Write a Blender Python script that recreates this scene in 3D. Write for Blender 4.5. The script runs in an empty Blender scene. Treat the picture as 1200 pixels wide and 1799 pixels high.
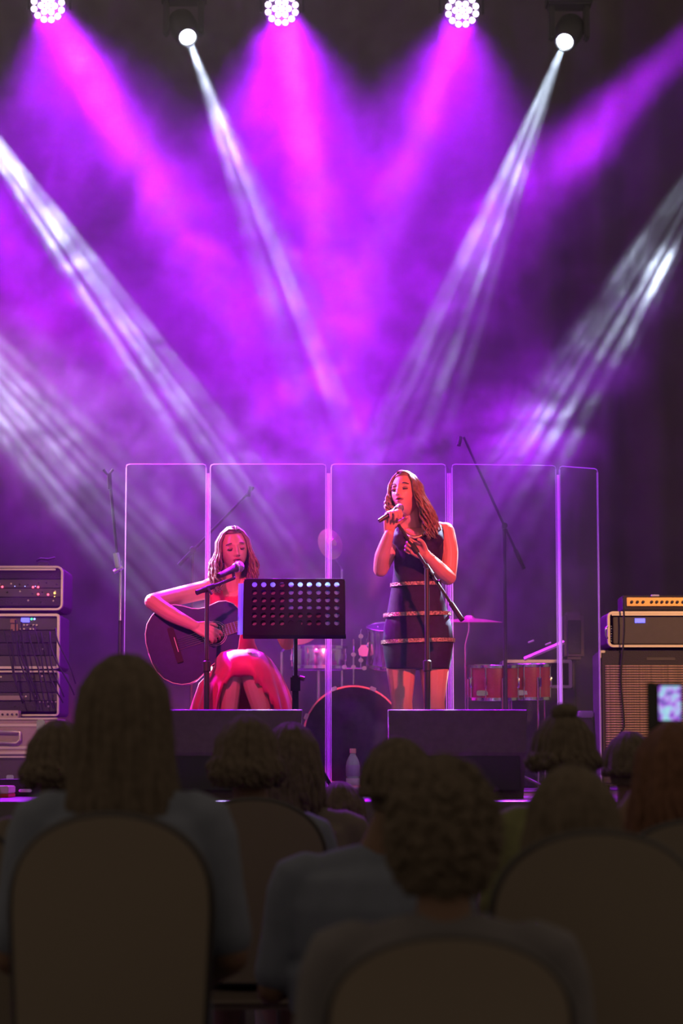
import bpy, bmesh, math, random
from math import sin, cos, pi, radians, sqrt, atan2
from mathutils import Vector, Matrix, Quaternion, noise as mnoise
random.seed(7)
S = bpy.context.scene
C = S.collection
# ------------------------------------------------------------------ camera
FPX = 4008.0
PITCH = math.atan((1330 - 899.5) / FPX)
CAMZ = 1.18
STAGE = 1.0
cam_d = bpy.data.cameras.new('camera')
cam = bpy.data.objects.new('camera', cam_d)
C.objects.link(cam)
cam.location = (0, 0, CAMZ)
cam.rotation_euler = (pi / 2 + PITCH, 0, 0)
cam_d.sensor_fit = 'VERTICAL'
cam_d.sensor_height = 36.0
cam_d.lens = FPX / 1799 * 36.0
cam_d.clip_end = 200
cam_d.dof.use_dof = True
cam_d.dof.focus_distance = 11.3
cam_d.dof.aperture_fstop = 2.5
S.camera = cam


def P(px, py, D):
    """point of the place seen at photo pixel (px, py), D metres in front of the camera"""
    u = (px - 600) / FPX
    v = (899.5 - py) / FPX
    d = Vector((u, cos(PITCH) - v * sin(PITCH), sin(PITCH) + v * cos(PITCH)))
    d *= D / d.y
    return d + Vector((0, 0, CAMZ))


# ------------------------------------------------------------------ world, exposure
S.view_settings.view_transform = 'Standard'
S.view_settings.look = 'None'
S.view_settings.gamma = 1.0
S.view_settings.use_curve_mapping = False
S.view_settings.exposure = 0.0
w = bpy.data.worlds.new('hall_dusk')
S.world = w
w.use_nodes = True
bg = w.node_tree.nodes['Background']
bg.inputs[0].default_value = (1.0, 0.76, 0.54, 1)
bg.inputs[1].default_value = 0.17
S.cycles.volume_step_rate = 5.0
S.cycles.max_bounces = 5
S.cycles.diffuse_bounces = 2
S.cycles.glossy_bounces = 2
S.cycles.transmission_bounces = 4
S.cycles.adaptive_threshold = 0.05
S.cycles.use_light_tree = True

# ------------------------------------------------------------------ lights
MAG = (0.45, 0.0, 1.0)
WHT = (0.66, 0.78, 1.0)
AIM = P(575, 760, 9.0)


def lamp(name, kind, loc, aim, power, color):
    l = bpy.data.lights.new(name, kind)
    l.energy = power
    l.color = color
    o = bpy.data.objects.new(name, l)
    C.objects.link(o)
    o.location = loc
    z = (Vector(loc) - Vector(aim)).normalized()
    x = z.cross(Vector(loc) - cam.location).normalized()      # roll of the pattern wheel
    y = z.cross(x)
    o.rotation_euler = Matrix((x, y, z)).transposed().to_euler()
    return o, l


def spot(name, loc, aim, power, color, angle, blend=1.0, radius=0.03, gobo=None):
    o, l = lamp(name, 'SPOT', loc, aim, power, color)
    l.spot_size = radians(angle)
    l.spot_blend = blend
    l.shadow_soft_size = radius
    if gobo is not None:                       # the pattern wheel of a moving head: bars of light
        l.use_nodes = True
        nt = l.node_tree
        em = nt.nodes['Emission']
        tc = nt.nodes.new('ShaderNodeTexCoord')
        sp = nt.nodes.new('ShaderNodeSeparateXYZ')
        nt.links.new(tc.outputs['Normal'], sp.inputs[0])
        dx = nt.nodes.new('ShaderNodeMath'); dx.operation = 'DIVIDE'
        nt.links.new(sp.outputs[0], dx.inputs[0]); nt.links.new(sp.outputs[2], dx.inputs[1])
        no = nt.nodes.new('ShaderNodeTexNoise')
        no.noise_dimensions = '1D'
        no.inputs['Scale'].default_value = 1.0
        no.inputs['Detail'].default_value = 1.0
        ad = nt.nodes.new('ShaderNodeMath'); ad.operation = 'MULTIPLY_ADD'
        nt.links.new(dx.outputs[0], ad.inputs[0])
        ad.inputs[1].default_value = gobo[0]; ad.inputs[2].default_value = gobo[1]
        nt.links.new(ad.outputs[0], no.inputs['W'])
        mr = nt.nodes.new('ShaderNodeMapRange')
        mr.interpolation_type = 'SMOOTHSTEP'
        nt.links.new(no.outputs['Fac'], mr.inputs[0])
        mr.inputs[1].default_value = 0.40; mr.inputs[2].default_value = 0.62
        mr.inputs[3].default_value = 0.10; mr.inputs[4].default_value = 2.0
        nt.links.new(mr.outputs[0], em.inputs['Strength'])
    return o


def beam(name, loc, aim, power, color, size, spread):
    """near-parallel beam out of a round lens"""
    o, l = lamp(name, 'AREA', loc, aim, power, color)
    l.shape = 'DISK'
    l.size = size
    l.spread = radians(spread)
    return o


FD = 14.5                                      # distance of the lighting truss
PAR = [(84, 10), (495, 15), (812, 18), (1246, 30), (-340, 20)]
PAR_AIM = [(560, 800), (665, 940), (480, 960), (470, 790), (420, 900)]
HEADS = [((330, 66), (600, 760)), ((992, 74), (722, 760)), ((-148, 60), (455, 915)),
         ((-560, 62), (330, 1050)), ((1377, 62), (840, 960))]
for i, (x, y) in enumerate(PAR):
    src = P(x, y + 4, FD - 0.16)
    beam('par_beam', src, P(*PAR_AIM[i], 11.0), [25, 14.5, 14, 29, 22][i], MAG, 0.22, 11)
    beam('par_beam_core', src, P(*PAR_AIM[i], 11.0), [2.4, 2.4, 2.2, 1.0, 1][i], (0.48, 0.17, 1.0), 0.17, 8)
    spot('par_spill', src, P(x * .5 + 300, 960, 12.4), [1600, 2900, 2300, 300, 1600][i], (0.42, 0.0, 1.0), 64, 1.0, 0.10)
for i, ((x, y), (ax, ay)) in enumerate(HEADS):
    src = P(x, y, FD - 0.16)
    spot('moving_head_beam', src, P(ax, ay, 11.3), [5200, 10000, 26000, 22000, 12000][i], WHT,
         [6.5, 6.0, 5.5, 6.5, 7.0][i], 0.5, 0.02, gobo=([75, 75, 90, 80, 80][i], 0.3 + i * 3.1))
# warm front wash from the house bar, out of the picture
spot('front_wash_warm', (3.4, 4.2, 4.6), P(745, 985, 11.1), 4200, (1.0, 0.10, 0.13), 12, 0.8, 0.12)
spot('front_wash_pink', (-1.6, 4.2, 4.8), P(425, 1060, 11.2), 2900, (1.0, 0.05, 0.30), 11, 0.8, 0.12)
spot('side_wash_magenta', (-3.6, 12.6, 4.6), P(560, 1060, 11.2), 3200, (0.85, 0.0, 1.0), 30, 0.8, 0.12)
spot('stand_blue_fill', (-3.6, 13.9, 5.4), P(520, 1060, 10.74), 1500, (0.25, 0.6, 1.0), 4.0, 0.6, 0.04)  # unseen blue spot added to brighten the folders on the music stand
spot('amber_left', (-2.2, 5.0, 4.4), P(60, 1190, 12.3), 650, (1.0, 0.50, 0.32), 12, 0.7, 0.10)
spot('amber_right', (3.6, 5.0, 4.4), P(1140, 1200, 12.3), 1300, (1.0, 0.48, 0.20), 13, 0.7, 0.10)
spot('side_wash_white', (-4.2, 13.6, 4.4), P(640, 1020, 11.6), 2200, (0.9, 0.85, 1.0), 20, 0.8, 0.08)

# ------------------------------------------------------------------ materials
def mat(name, color=(0.5, 0.5, 0.5), rough=0.6, metal=0.0, emit=None, estr=1.0, noise=0.0, nscale=8.0, bump=0.0,
        alpha=1.0, trans=0.0, spec=0.5, sub=0.0, sheen=0.0, color2=None, coat=0.0):
    m = bpy.data.materials.new(name)
    m.use_nodes = True
    nt = m.node_tree
    b = nt.nodes['Principled BSDF']
    b.inputs['Base Color'].default_value = (*color, 1)
    b.inputs['Roughness'].default_value = rough
    b.inputs['Metallic'].default_value = metal
    b.inputs['Specular IOR Level'].default_value = spec
    if coat:
        b.inputs['Coat Weight'].default_value = coat
        b.inputs['Coat Roughness'].default_value = 0.08
    if sheen:
        b.inputs['Sheen Weight'].default_value = sheen
    if emit:
        b.inputs['Emission Color'].default_value = (*emit, 1)
        b.inputs['Emission Strength'].default_value = estr
    if alpha < 1:
        b.inputs['Alpha'].default_value = alpha
    if noise > 0 or bump > 0 or color2:
        tc = nt.nodes.new('ShaderNodeTexCoord')
        n = nt.nodes.new('ShaderNodeTexNoise')
        n.inputs['Scale'].default_value = nscale
        n.inputs['Detail'].default_value = 4
        nt.links.new(tc.outputs['Object'], n.inputs['Vector'])
        if noise > 0 or color2:
            r = nt.nodes.new('ShaderNodeValToRGB')
            c2 = color2 if color2 else tuple(max(0, c * (1 - noise)) for c in color)
            r.color_ramp.elements[0].color = (*c2, 1)
            r.color_ramp.elements[0].position = 0.35
            r.color_ramp.elements[1].color = (*color, 1)
            r.color_ramp.elements[1].position = 0.65
            nt.links.new(n.outputs['Fac'], r.inputs[0])
            nt.links.new(r.outputs[0], b.inputs['Base Color'])
        if bump > 0:
            bp = nt.nodes.new('ShaderNodeBump')
            bp.inputs['Strength'].default_value = bump
            bp.inputs['Distance'].default_value = 0.01
            nt.links.new(n.outputs['Fac'], bp.inputs['Height'])
            nt.links.new(bp.outputs[0], b.inputs['Normal'])
    return m


# ------------------------------------------------------------------ stage haze
class G:
    """tiny expression builder for node trees"""
    def __init__(s, nt): s.nt = nt

    def m(s, op, a, b=None, c=None):
        n = s.nt.nodes.new('ShaderNodeMath'); n.operation = op
        for i, v in enumerate((a, b, c)):
            if v is None: continue
            if isinstance(v, (int, float)): n.inputs[i].default_value = v
            else: s.nt.links.new(v, n.inputs[i])
        return n.outputs[0]


def build_haze():
    me = bpy.data.meshes.new('haze')
    o = bpy.data.objects.new('haze', me)
    C.objects.link(o)
    x0, x1, y0, y1, z0, z1 = -2.9, 2.9, 9.7, 15.0, STAGE + 0.01, 6.5
    vs = [(x, y, z) for x in (x0, x1) for y in (y0, y1) for z in (z0, z1)]
    me.from_pydata(vs, [], [(0, 1, 3, 2), (4, 6, 7, 5), (0, 4, 5, 1), (2, 3, 7, 6), (0, 2, 6, 4), (1, 5, 7, 3)])
    m = bpy.data.materials.new('haze')
    m.use_nodes = True
    nt = m.node_tree
    nt.nodes.remove(nt.nodes['Principled BSDF'])
    out = nt.nodes['Material Output']
    vsn = nt.nodes.new('ShaderNodeVolumeScatter')
    vsn.inputs['Color'].default_value = (1, 1, 1, 1)
    vsn.inputs['Anisotropy'].default_value = 0.25
    at = nt.nodes.new('ShaderNodeAttribute'); at.attribute_name = 'density'
    nt.links.new(at.outputs['Fac'], vsn.inputs['Density'])
    nt.links.new(vsn.outputs[0], out.inputs['Volume'])
    me.materials.append(m)
    ng = bpy.data.node_groups.new('haze', 'GeometryNodeTree')
    ng.interface.new_socket('Geometry', in_out='INPUT', socket_type='NodeSocketGeometry')
    ng.interface.new_socket('Geometry', in_out='OUTPUT', socket_type='NodeSocketGeometry')
    go = ng.nodes.new('NodeGroupOutput')
    vc = ng.nodes.new('GeometryNodeVolumeCube')
    vc.inputs['Min'].default_value = (x0, y0, z0)
    vc.inputs['Max'].default_value = (x1, y1, z1)
    vox = 0.029
    vc.inputs['Resolution X'].default_value = int((x1 - x0) / vox)
    vc.inputs['Resolution Y'].default_value = int((y1 - y0) / vox)
    vc.inputs['Resolution Z'].default_value = int((z1 - z0) / vox)
    sm = ng.nodes.new('GeometryNodeSetMaterial'); sm.inputs['Material'].default_value = m
    ng.links.new(vc.outputs[0], sm.inputs[0]); ng.links.new(sm.outputs[0], go.inputs[0])
    g = G(ng)
    pos = ng.nodes.new('GeometryNodeInputPosition').outputs[0]
    sp = ng.nodes.new('ShaderNodeSeparateXYZ'); ng.links.new(pos, sp.inputs[0])
    X, Y, Z = sp.outputs

    def noise(scale, detail, dist, off=0.0, rough=0.5, sc=(1, 1, 1)):
        mp = ng.nodes.new('ShaderNodeVectorMath'); mp.operation = 'MULTIPLY_ADD'
        ng.links.new(pos, mp.inputs[0]); mp.inputs[1].default_value = sc; mp.inputs[2].default_value = (off, off * 1.7, off * .6)
        n = ng.nodes.new('ShaderNodeTexNoise'); ng.links.new(mp.outputs[0], n.inputs['Vector'])
        n.inputs['Scale'].default_value = scale; n.inputs['Detail'].default_value = detail
        n.inputs['Distortion'].default_value = dist; n.inputs['Roughness'].default_value = rough
        return n.outputs[0]

    def smooth(v, a, b, lo=0.0, hi=1.0):
        n = ng.nodes.new('ShaderNodeMapRange'); n.interpolation_type = 'SMOOTHSTEP'
        ng.links.new(v, n.inputs[0])
        n.inputs[1].default_value = a; n.inputs[2].default_value = b
        n.inputs[3].default_value = lo; n.inputs[4].default_value = hi
        return n.outputs[0]

    def blob(c, r, amp):
        """soft cloud of smoke around the point c with radii r"""
        e = None
        for a, ci, ri in zip((X, Y, Z), c, r):
            t = g.m('POWER', g.m('ABSOLUTE', g.m('DIVIDE', g.m('SUBTRACT', a, ci), ri)), 2.0)
            e = t if e is None else g.m('ADD', e, t)
        return g.m('MULTIPLY', g.m('POWER', 2.718, g.m('MULTIPLY', e, -1.0)), amp)
    big = smooth(noise(0.75, 2, 0.3, 3.1), 0.36, 0.64, 0.25, 1.0)
    wisp = smooth(noise(1.9, 6, 2.2, 7.7, 0.66), 0.46, 0.61, 0.0, 1.0)
    fine = smooth(noise(5.0, 5, 1.8, 1.3, 0.66), 0.34, 0.66, 0.40, 1.60)
    # thick band of haze that hangs under the truss, thinner and torn into wisps lower down and towards the right
    leftmask = smooth(X, 1.0, -0.2, 0.03, 1.0)
    high = smooth(Z, 4.0, 5.2, 0.0, 1.0)
    body = g.m('MULTIPLY', g.m('MULTIPLY', leftmask, g.m('ADD', g.m('MULTIPLY', big, 0.55), g.m('MULTIPLY', wisp, 0.6))), 0.045)
    top = g.m('MULTIPLY', g.m('MULTIPLY', high, smooth(X, 2.2, 0.9, 0.12, 1.0)), 0.040)
    low = g.m('MULTIPLY', g.m('MULTIPLY', wisp, leftmask), 0.075)
    total = g.m('ADD', g.m('ADD', body, top), low)
    for c, r, a in BLOBS:
        total = g.m('ADD', total, g.m('MULTIPLY', blob(c, r, a), g.m('ADD', g.m('MULTIPLY', wisp, 1.5), 0.06)))
    total = g.m('MULTIPLY', total, fine)
    total = g.m('MULTIPLY', total, smooth(Z, 2.2, 3.2, 0.35, 1.0))
    # thin in front of the performers
    total = g.m('MULTIPLY', total, smooth(Y, 10.6, 12.4, 0.05, 1.0))
    total = g.m('ADD', total, 0.0012)
    ng.links.new(total, vc.inputs['Density'])
    md = o.modifiers.new('haze', 'NODES'); md.node_group = ng
    o['label'] = 'thin purple-lit haze and smoke drifting over the stage'
    o['category'] = 'haze'
    o['kind'] = 'stuff'
    return o


BLOBS = [
    (tuple(P(600, 930, 13.0)), (0.75, 0.8, 0.75), 0.22),
    (tuple(P(200, 930, 12.9)), (0.9, 0.9, 0.6), 0.05),
    (tuple(P(850, 980, 13.0)), (0.45, 0.7, 0.6), 0.34),
    (tuple(P(930, 780, 12.6)), (0.24, 0.5, 0.28), 1.0),
    (tuple(P(1150, 500, 12.9)), (0.17, 0.5, 0.17), 0.5),
    (tuple(P(850, 440, 13.2)), (0.30, 0.8, 0.50), 0.10),
    (tuple(P(1050, 640, 12.9)), (0.26, 0.6, 0.16), 0.22),
    (tuple(P(620, 690, 12.4)), (0.60, 0.9, 0.40), 0.03),
    (tuple(P(1040, 330, 13.5)), (0.35, 0.8, 0.35), 0.05),
]
build_haze()

# ------------------------------------------------------------------ structure
def mesh_obj(name, verts, faces, m=None, parent=None, smooth=False):
    me = bpy.data.meshes.new(name)
    me.from_pydata([tuple(v) for v in verts], [], faces)
    me.validate()
    me.update()
    if m: me.materials.append(m)
    if smooth:
        for p in me.polygons: p.use_smooth = True
    o = bpy.data.objects.new(name, me)
    C.objects.link(o)
    if parent: o.parent = parent
    return o


def struct(o):
    o['kind'] = 'structure'
    return o


M_floor = mat('hall_floor', (0.12, 0.105, 0.09), 0.7, noise=0.3, nscale=3)
M_stage = mat('stage_deck', (0.14, 0.13, 0.125), 0.45, noise=0.3, nscale=5)
M_curtain = mat('black_drape', (0.14, 0.11, 0.115), 0.9, noise=0.15, nscale=3)
def box_data(x0, x1, y0, y1, z0, z1):
    return ([(x0, y0, z0), (x1, y0, z0), (x1, y1, z0), (x0, y1, z0), (x0, y0, z1), (x1, y0, z1), (x1, y1, z1), (x0, y1, z1)],
            [(0, 3, 2, 1), (4, 5, 6, 7), (0, 1, 5, 4), (1, 2, 6, 5), (2, 3, 7, 6), (3, 0, 4, 7)])


struct(mesh_obj('floor', [(-9, -4, 0), (9, -4, 0), (9, 16.5, 0), (-9, 16.5, 0)], [(0, 1, 2, 3)], M_floor))
v, f = box_data(-6.5, 6.5, 9.35, 15.9, 0.0, STAGE)
struct(mesh_obj('floor_stage', v, f, M_stage))
# pleated black drape behind the stage
vs, fs = [], []
n = 520
for i in range(n + 1):
    x = -6.5 + 13 * i / n
    y = 15.6 + 0.025 * sin(i * 0.45) + 0.03 * sin(i * 0.37 + 1)
    vs += [(x, y, STAGE), (x, y * 1.0 + 0.01, 7.6)]
for i in range(n):
    fs.append((2 * i, 2 * i + 2, 2 * i + 3, 2 * i + 1))
struct(mesh_obj('wall_back', vs, fs, M_curtain, smooth=True))

# ------------------------------------------------------------------ building tools
def wpos(o):
    v = Vector((0, 0, 0))
    while o is not None:
        v = v + o.location
        o = o.parent
    return v


def thing(name, label, cat, loc=(0, 0, 0), group=None):
    o = bpy.data.objects.new(name, None)
    o.empty_display_size = 0.1
    C.objects.link(o)
    o.location = loc
    o['label'] = label
    o['category'] = cat
    if group: o['group'] = group
    return o


def tag(o, label, cat, group=None, kind=None):
    o['label'] = label
    o['category'] = cat
    if group: o['group'] = group
    if kind: o['kind'] = kind
    return o


class MB:
    """collects shapes in place, then links them as one mesh"""
    def __init__(s): s.v = []; s.f = []

    def add(s, vs, fs):
        n = len(s.v)
        s.v += [Vector(p) for p in vs]
        s.f += [tuple(i + n for i in f) for f in fs]
        return s

    def box(s, x0, x1, y0, y1, z0, z1, M=None):
        v, f = box_data(x0, x1, y0, y1, z0, z1)
        if M is not None: v = [M @ Vector(p) for p in v]
        return s.add(v, f)

    def bbox(s, x0, x1, y0, y1, z0, z1, r=0.01, M=None, seg=2):
        bm = bmesh.new()
        v, f = box_data(x0, x1, y0, y1, z0, z1)
        bv = [bm.verts.new(p) for p in v]
        for q in f: bm.faces.new([bv[i] for i in q])
        bmesh.ops.bevel(bm, geom=bm.edges[:], offset=r, segments=seg, affect='EDGES')
        bm.verts.index_update()
        vs = [(M @ q.co if M is not None else q.co.copy()) for q in bm.verts]
        fs = [tuple(q.index for q in fc.verts) for fc in bm.faces]
        bm.free()
        return s.add(vs, fs)

    def tube(s, pts, r, seg=8, cap=True, flat=None):
        """tube along pts; r a number or a list; flat = (axis, factor) squashes the section"""
        pts = [Vector(p) for p in pts]
        n = len(pts)
        if isinstance(r, (int, float)): r = [r] * n
        t0 = (pts[1] - pts[0]).normalized()
        up = Vector((0, 0, 1)) if abs(t0.z) < 0.9 else Vector((0, 1, 0))
        u = t0.cross(up).normalized()
        vs, fs = [], []
        for i in range(n):
            t = (pts[min(i + 1, n - 1)] - pts[max(i - 1, 0)])
            if t.length < 1e-9: t = t0
            t.normalize()
            u = (u - t * u.dot(t))
            if u.length < 1e-6: u = t.orthogonal()
            u.normalize()
            w_ = t.cross(u)
            for k in range(seg):
                a = 2 * pi * k / seg
                o = (u * cos(a) + w_ * sin(a)) * r[i]
                if flat: o = o - flat[0] * o.dot(flat[0]) * (1 - flat[1])
                vs.append(pts[i] + o)
        for i in range(n - 1):
            for k in range(seg):
                a, b = i * seg + k, i * seg + (k + 1) % seg
                fs.append((a, b, b + seg, a + seg))
        if cap:
            fs.append(tuple(range(seg))[::-1])
            fs.append(tuple((n - 1) * seg + k for k in range(seg)))
        return s.add(vs, fs)

    def ell(s, c, rx, ry=None, rz=None, R=None, seg=16, rings=10):
        ry = ry or rx; rz = rz or rx
        c = Vector(c)
        vs, fs = [], []
        for i in range(rings + 1):
            th = pi * i / rings
            for k in range(seg):
                a = 2 * pi * k / seg
                p = Vector((rx * sin(th) * cos(a), ry * sin(th) * sin(a), rz * cos(th)))
                if R is not None: p = R @ p
                vs.append(c + p)
        for i in range(rings):
            for k in range(seg):
                a, b = i * seg + k, i * seg + (k + 1) % seg
                fs.append((a, a + seg, b + seg, b))
        return s.add(vs, fs)

    def limb(s, pts, rs, seg=14, sub=4, flat=None):
        """smooth limb with rounded ends: a chain of blended balls and tubes"""
        pts = [Vector(p) for p in pts]
        P2, R2 = [], []
        n = len(pts)
        for i in range(n - 1):
            p0, p1, p2, p3 = pts[max(i - 1, 0)], pts[i], pts[i + 1], pts[min(i + 2, n - 1)]
            for k in range(sub):
                t = k / sub
                q = 0.5 * ((2 * p1) + (-p0 + p2) * t + (2 * p0 - 5 * p1 + 4 * p2 - p3) * t * t + (-p0 + 3 * p1 - 3 * p2 + p3) * t ** 3)
                P2.append(q); R2.append(rs[i] * (1 - t) + rs[i + 1] * t)
        P2.append(pts[-1]); R2.append(rs[-1])
        s.tube(P2, R2, seg, True, flat)
        s.ell(P2[0], R2[0] * 0.995, seg=seg, rings=8)
        s.ell(P2[-1], R2[-1] * 0.995, seg=seg, rings=8)
        return s

    def loft(s, rings, cap=True):
        n = len(rings[0])
        vs = [p for r in rings for p in r]
        fs = []
        for i in range(len(rings) - 1):
            for k in range(n):
                a, b = i * n + k, i * n + (k + 1) % n
                fs.append((a, b, b + n, a + n))
        if cap:
            fs.append(tuple(range(n))[::-1])
            fs.append(tuple((len(rings) - 1) * n + k for k in range(n)))
        return s.add(vs, fs)

    def lathe(s, prof, c=(0, 0, 0), axis='Z', seg=24, M=None):
        """prof: (radius, height) pairs turned about an axis through c"""
        c = Vector(c)
        vs, fs = [], []
        for r, h in prof:
            for k in range(seg):
                a = 2 * pi * k / seg
                if axis == 'Z': p = Vector((r * cos(a), r * sin(a), h))
                elif axis == 'Y': p = Vector((r * cos(a), h, r * sin(a)))
                else: p = Vector((h, r * cos(a), r * sin(a)))
                if M is not None: p = M @ p
                vs.append(c + p)
        n = len(prof)
        for i in range(n - 1):
            for k in range(seg):
                a, b = i * seg + k, i * seg + (k + 1) % seg
                fs.append((a, b, b + seg, a + seg))
        if prof[0][0] > 1e-6: fs.append(tuple(range(seg))[::-1])
        if prof[-1][0] > 1e-6: fs.append(tuple((n - 1) * seg + k for k in range(seg)))
        return s.add(vs, fs)

    def prism(s, outline, fn0, fn1):
        """outline of 2D points swept between two mappings to 3D"""
        n = len(outline)
        vs = [fn0(*p) for p in outline] + [fn1(*p) for p in outline]
        fs = [(k, (k + 1) % n, n + (k + 1) % n, n + k) for k in range(n)]
        fs += [tuple(range(n))[::-1], tuple(range(n, 2 * n))]
        return s.add(vs, fs)

    def build(s, name, m, parent=None, smooth=False, remesh=0.0, iters=2, loc=None, fix=True):
        org = Vector(loc) if loc is not None else (wpos(parent) if parent else Vector((0, 0, 0)))
        me = bpy.data.meshes.new(name)
        me.from_pydata([tuple(p - org) for p in s.v], [], s.f)
        me.validate()
        bm = bmesh.new(); bm.from_mesh(me)
        bmesh.ops.recalc_face_normals(bm, faces=bm.faces[:])
        bm.to_mesh(me); bm.free()
        if remesh > 0:
            t = bpy.data.objects.new('tmp', me)
            C.objects.link(t)
            r = t.modifiers.new('r', 'REMESH'); r.mode = 'VOXEL'; r.voxel_size = remesh; r.adaptivity = 0
            q = t.modifiers.new('s', 'SMOOTH'); q.factor = 0.6; q.iterations = iters
            dg = bpy.context.evaluated_depsgraph_get(); dg.update()
            me2 = bpy.data.meshes.new_from_object(t.evaluated_get(dg))
            bpy.data.objects.remove(t)
            bpy.data.meshes.remove(me)
            me = me2
            me.name = name
            me.materials.clear()
            smooth = True
        if smooth is True:
            for p in me.polygons: p.use_smooth = True
        elif smooth:
            me.shade_flat()
            for p in me.polygons: p.use_smooth = True
            me.set_sharp_from_angle(angle=radians(smooth))
        me.materials.append(m)
        o = bpy.data.objects.new(name, me)
        C.objects.link(o)
        if parent: o.parent = parent
        if loc is not None: o.location = Vector(loc)
        return o


def rotm(axis, deg, about=(0, 0, 0)):
    a = Vector(about)
    return Matrix.Translation(a) @ Matrix.Rotation(radians(deg), 4, axis) @ Matrix.Translation(-a)


def label_copy(root, loc, label=None, rz=0.0, group=None):
    """a copy of a thing with copies of its parts and sub-parts"""
    r = root.copy(); C.objects.link(r)
    r.location = loc; r.rotation_euler[2] = rz
    if label: r['label'] = label
    if group: r['group'] = group
    for ch in root.children:
        c = ch.copy(); C.objects.link(c); c.parent = r
        for g_ in ch.children:
            d = g_.copy(); C.objects.link(d); d.parent = c
    return r


def ring(c, rx, ry, n=36, R=None, e=2.0):
    c = Vector(c)
    out = []
    for k in range(n):
        a = 2 * pi * k / n
        ca, sa = cos(a), sin(a)
        p = Vector((rx * (abs(ca) ** (2 / e)) * (1 if ca >= 0 else -1), ry * (abs(sa) ** (2 / e)) * (1 if sa >= 0 else -1), 0))
        if R is not None: p = R @ p
        out.append(c + p)
    return out


# ------------------------------------------------------------------ materials for the objects
M_skin = mat('skin', (0.60, 0.29, 0.23), 0.42, noise=0.06, nscale=14, spec=0.4)
M_lid = mat('eyelid_shaded', (0.33, 0.13, 0.12), 0.35)  # darker than the skin: shade of the eye sockets put into the colour
M_lip = mat('lips', (0.45, 0.10, 0.10), 0.3)
M_mouth = mat('mouth_inside', (0.05, 0.01, 0.012), 0.6)
M_lash = mat('lashes', (0.02, 0.012, 0.01), 0.6)
M_brow = mat('eyebrows', (0.10, 0.05, 0.035), 0.8)
M_hair1 = mat('hair_brown', (0.16, 0.08, 0.05), 0.38, noise=0.5, nscale=60, spec=0.6)
M_hair2 = mat('hair_light_brown', (0.26, 0.14, 0.09), 0.38, noise=0.5, nscale=60, spec=0.6)
M_blackdress = mat('black_dress', (0.024, 0.014, 0.055), 0.75, noise=0.2, nscale=40, sheen=0.05, spec=0.2)
M_band = mat('sequin_band', (0.55, 0.40, 0.30), 0.35, metal=0.5, noise=0.7, nscale=120, bump=0.9)
M_red = mat('red_dress', (0.75, 0.008, 0.13), 0.55, noise=0.25, nscale=9, sheen=0.3, bump=0.15)
M_gold = mat('gold_chain', (0.75, 0.5, 0.3), 0.3, metal=1.0)
M_blackmetal = mat('black_metal', (0.05, 0.045, 0.05), 0.38, metal=0.4)
M_chrome = mat('chrome', (0.75, 0.75, 0.78), 0.18, metal=1.0)
M_silver = mat('silver_grille', (0.55, 0.55, 0.6), 0.35, metal=0.9, noise=0.5, nscale=400, bump=0.6)
M_blackpl = mat('black_plastic', (0.035, 0.032, 0.035), 0.5)
M_rubber = mat('rubber', (0.03, 0.03, 0.03), 0.8)
M_alu = mat('aluminium_edge', (0.62, 0.55, 0.50), 0.38, metal=0.6)
M_case = mat('case_panel', (0.42, 0.33, 0.29), 0.5, noise=0.1, nscale=20)
M_tolex = mat('black_tolex', (0.05, 0.042, 0.045), 0.7, bump=0.3, nscale=150)


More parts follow.
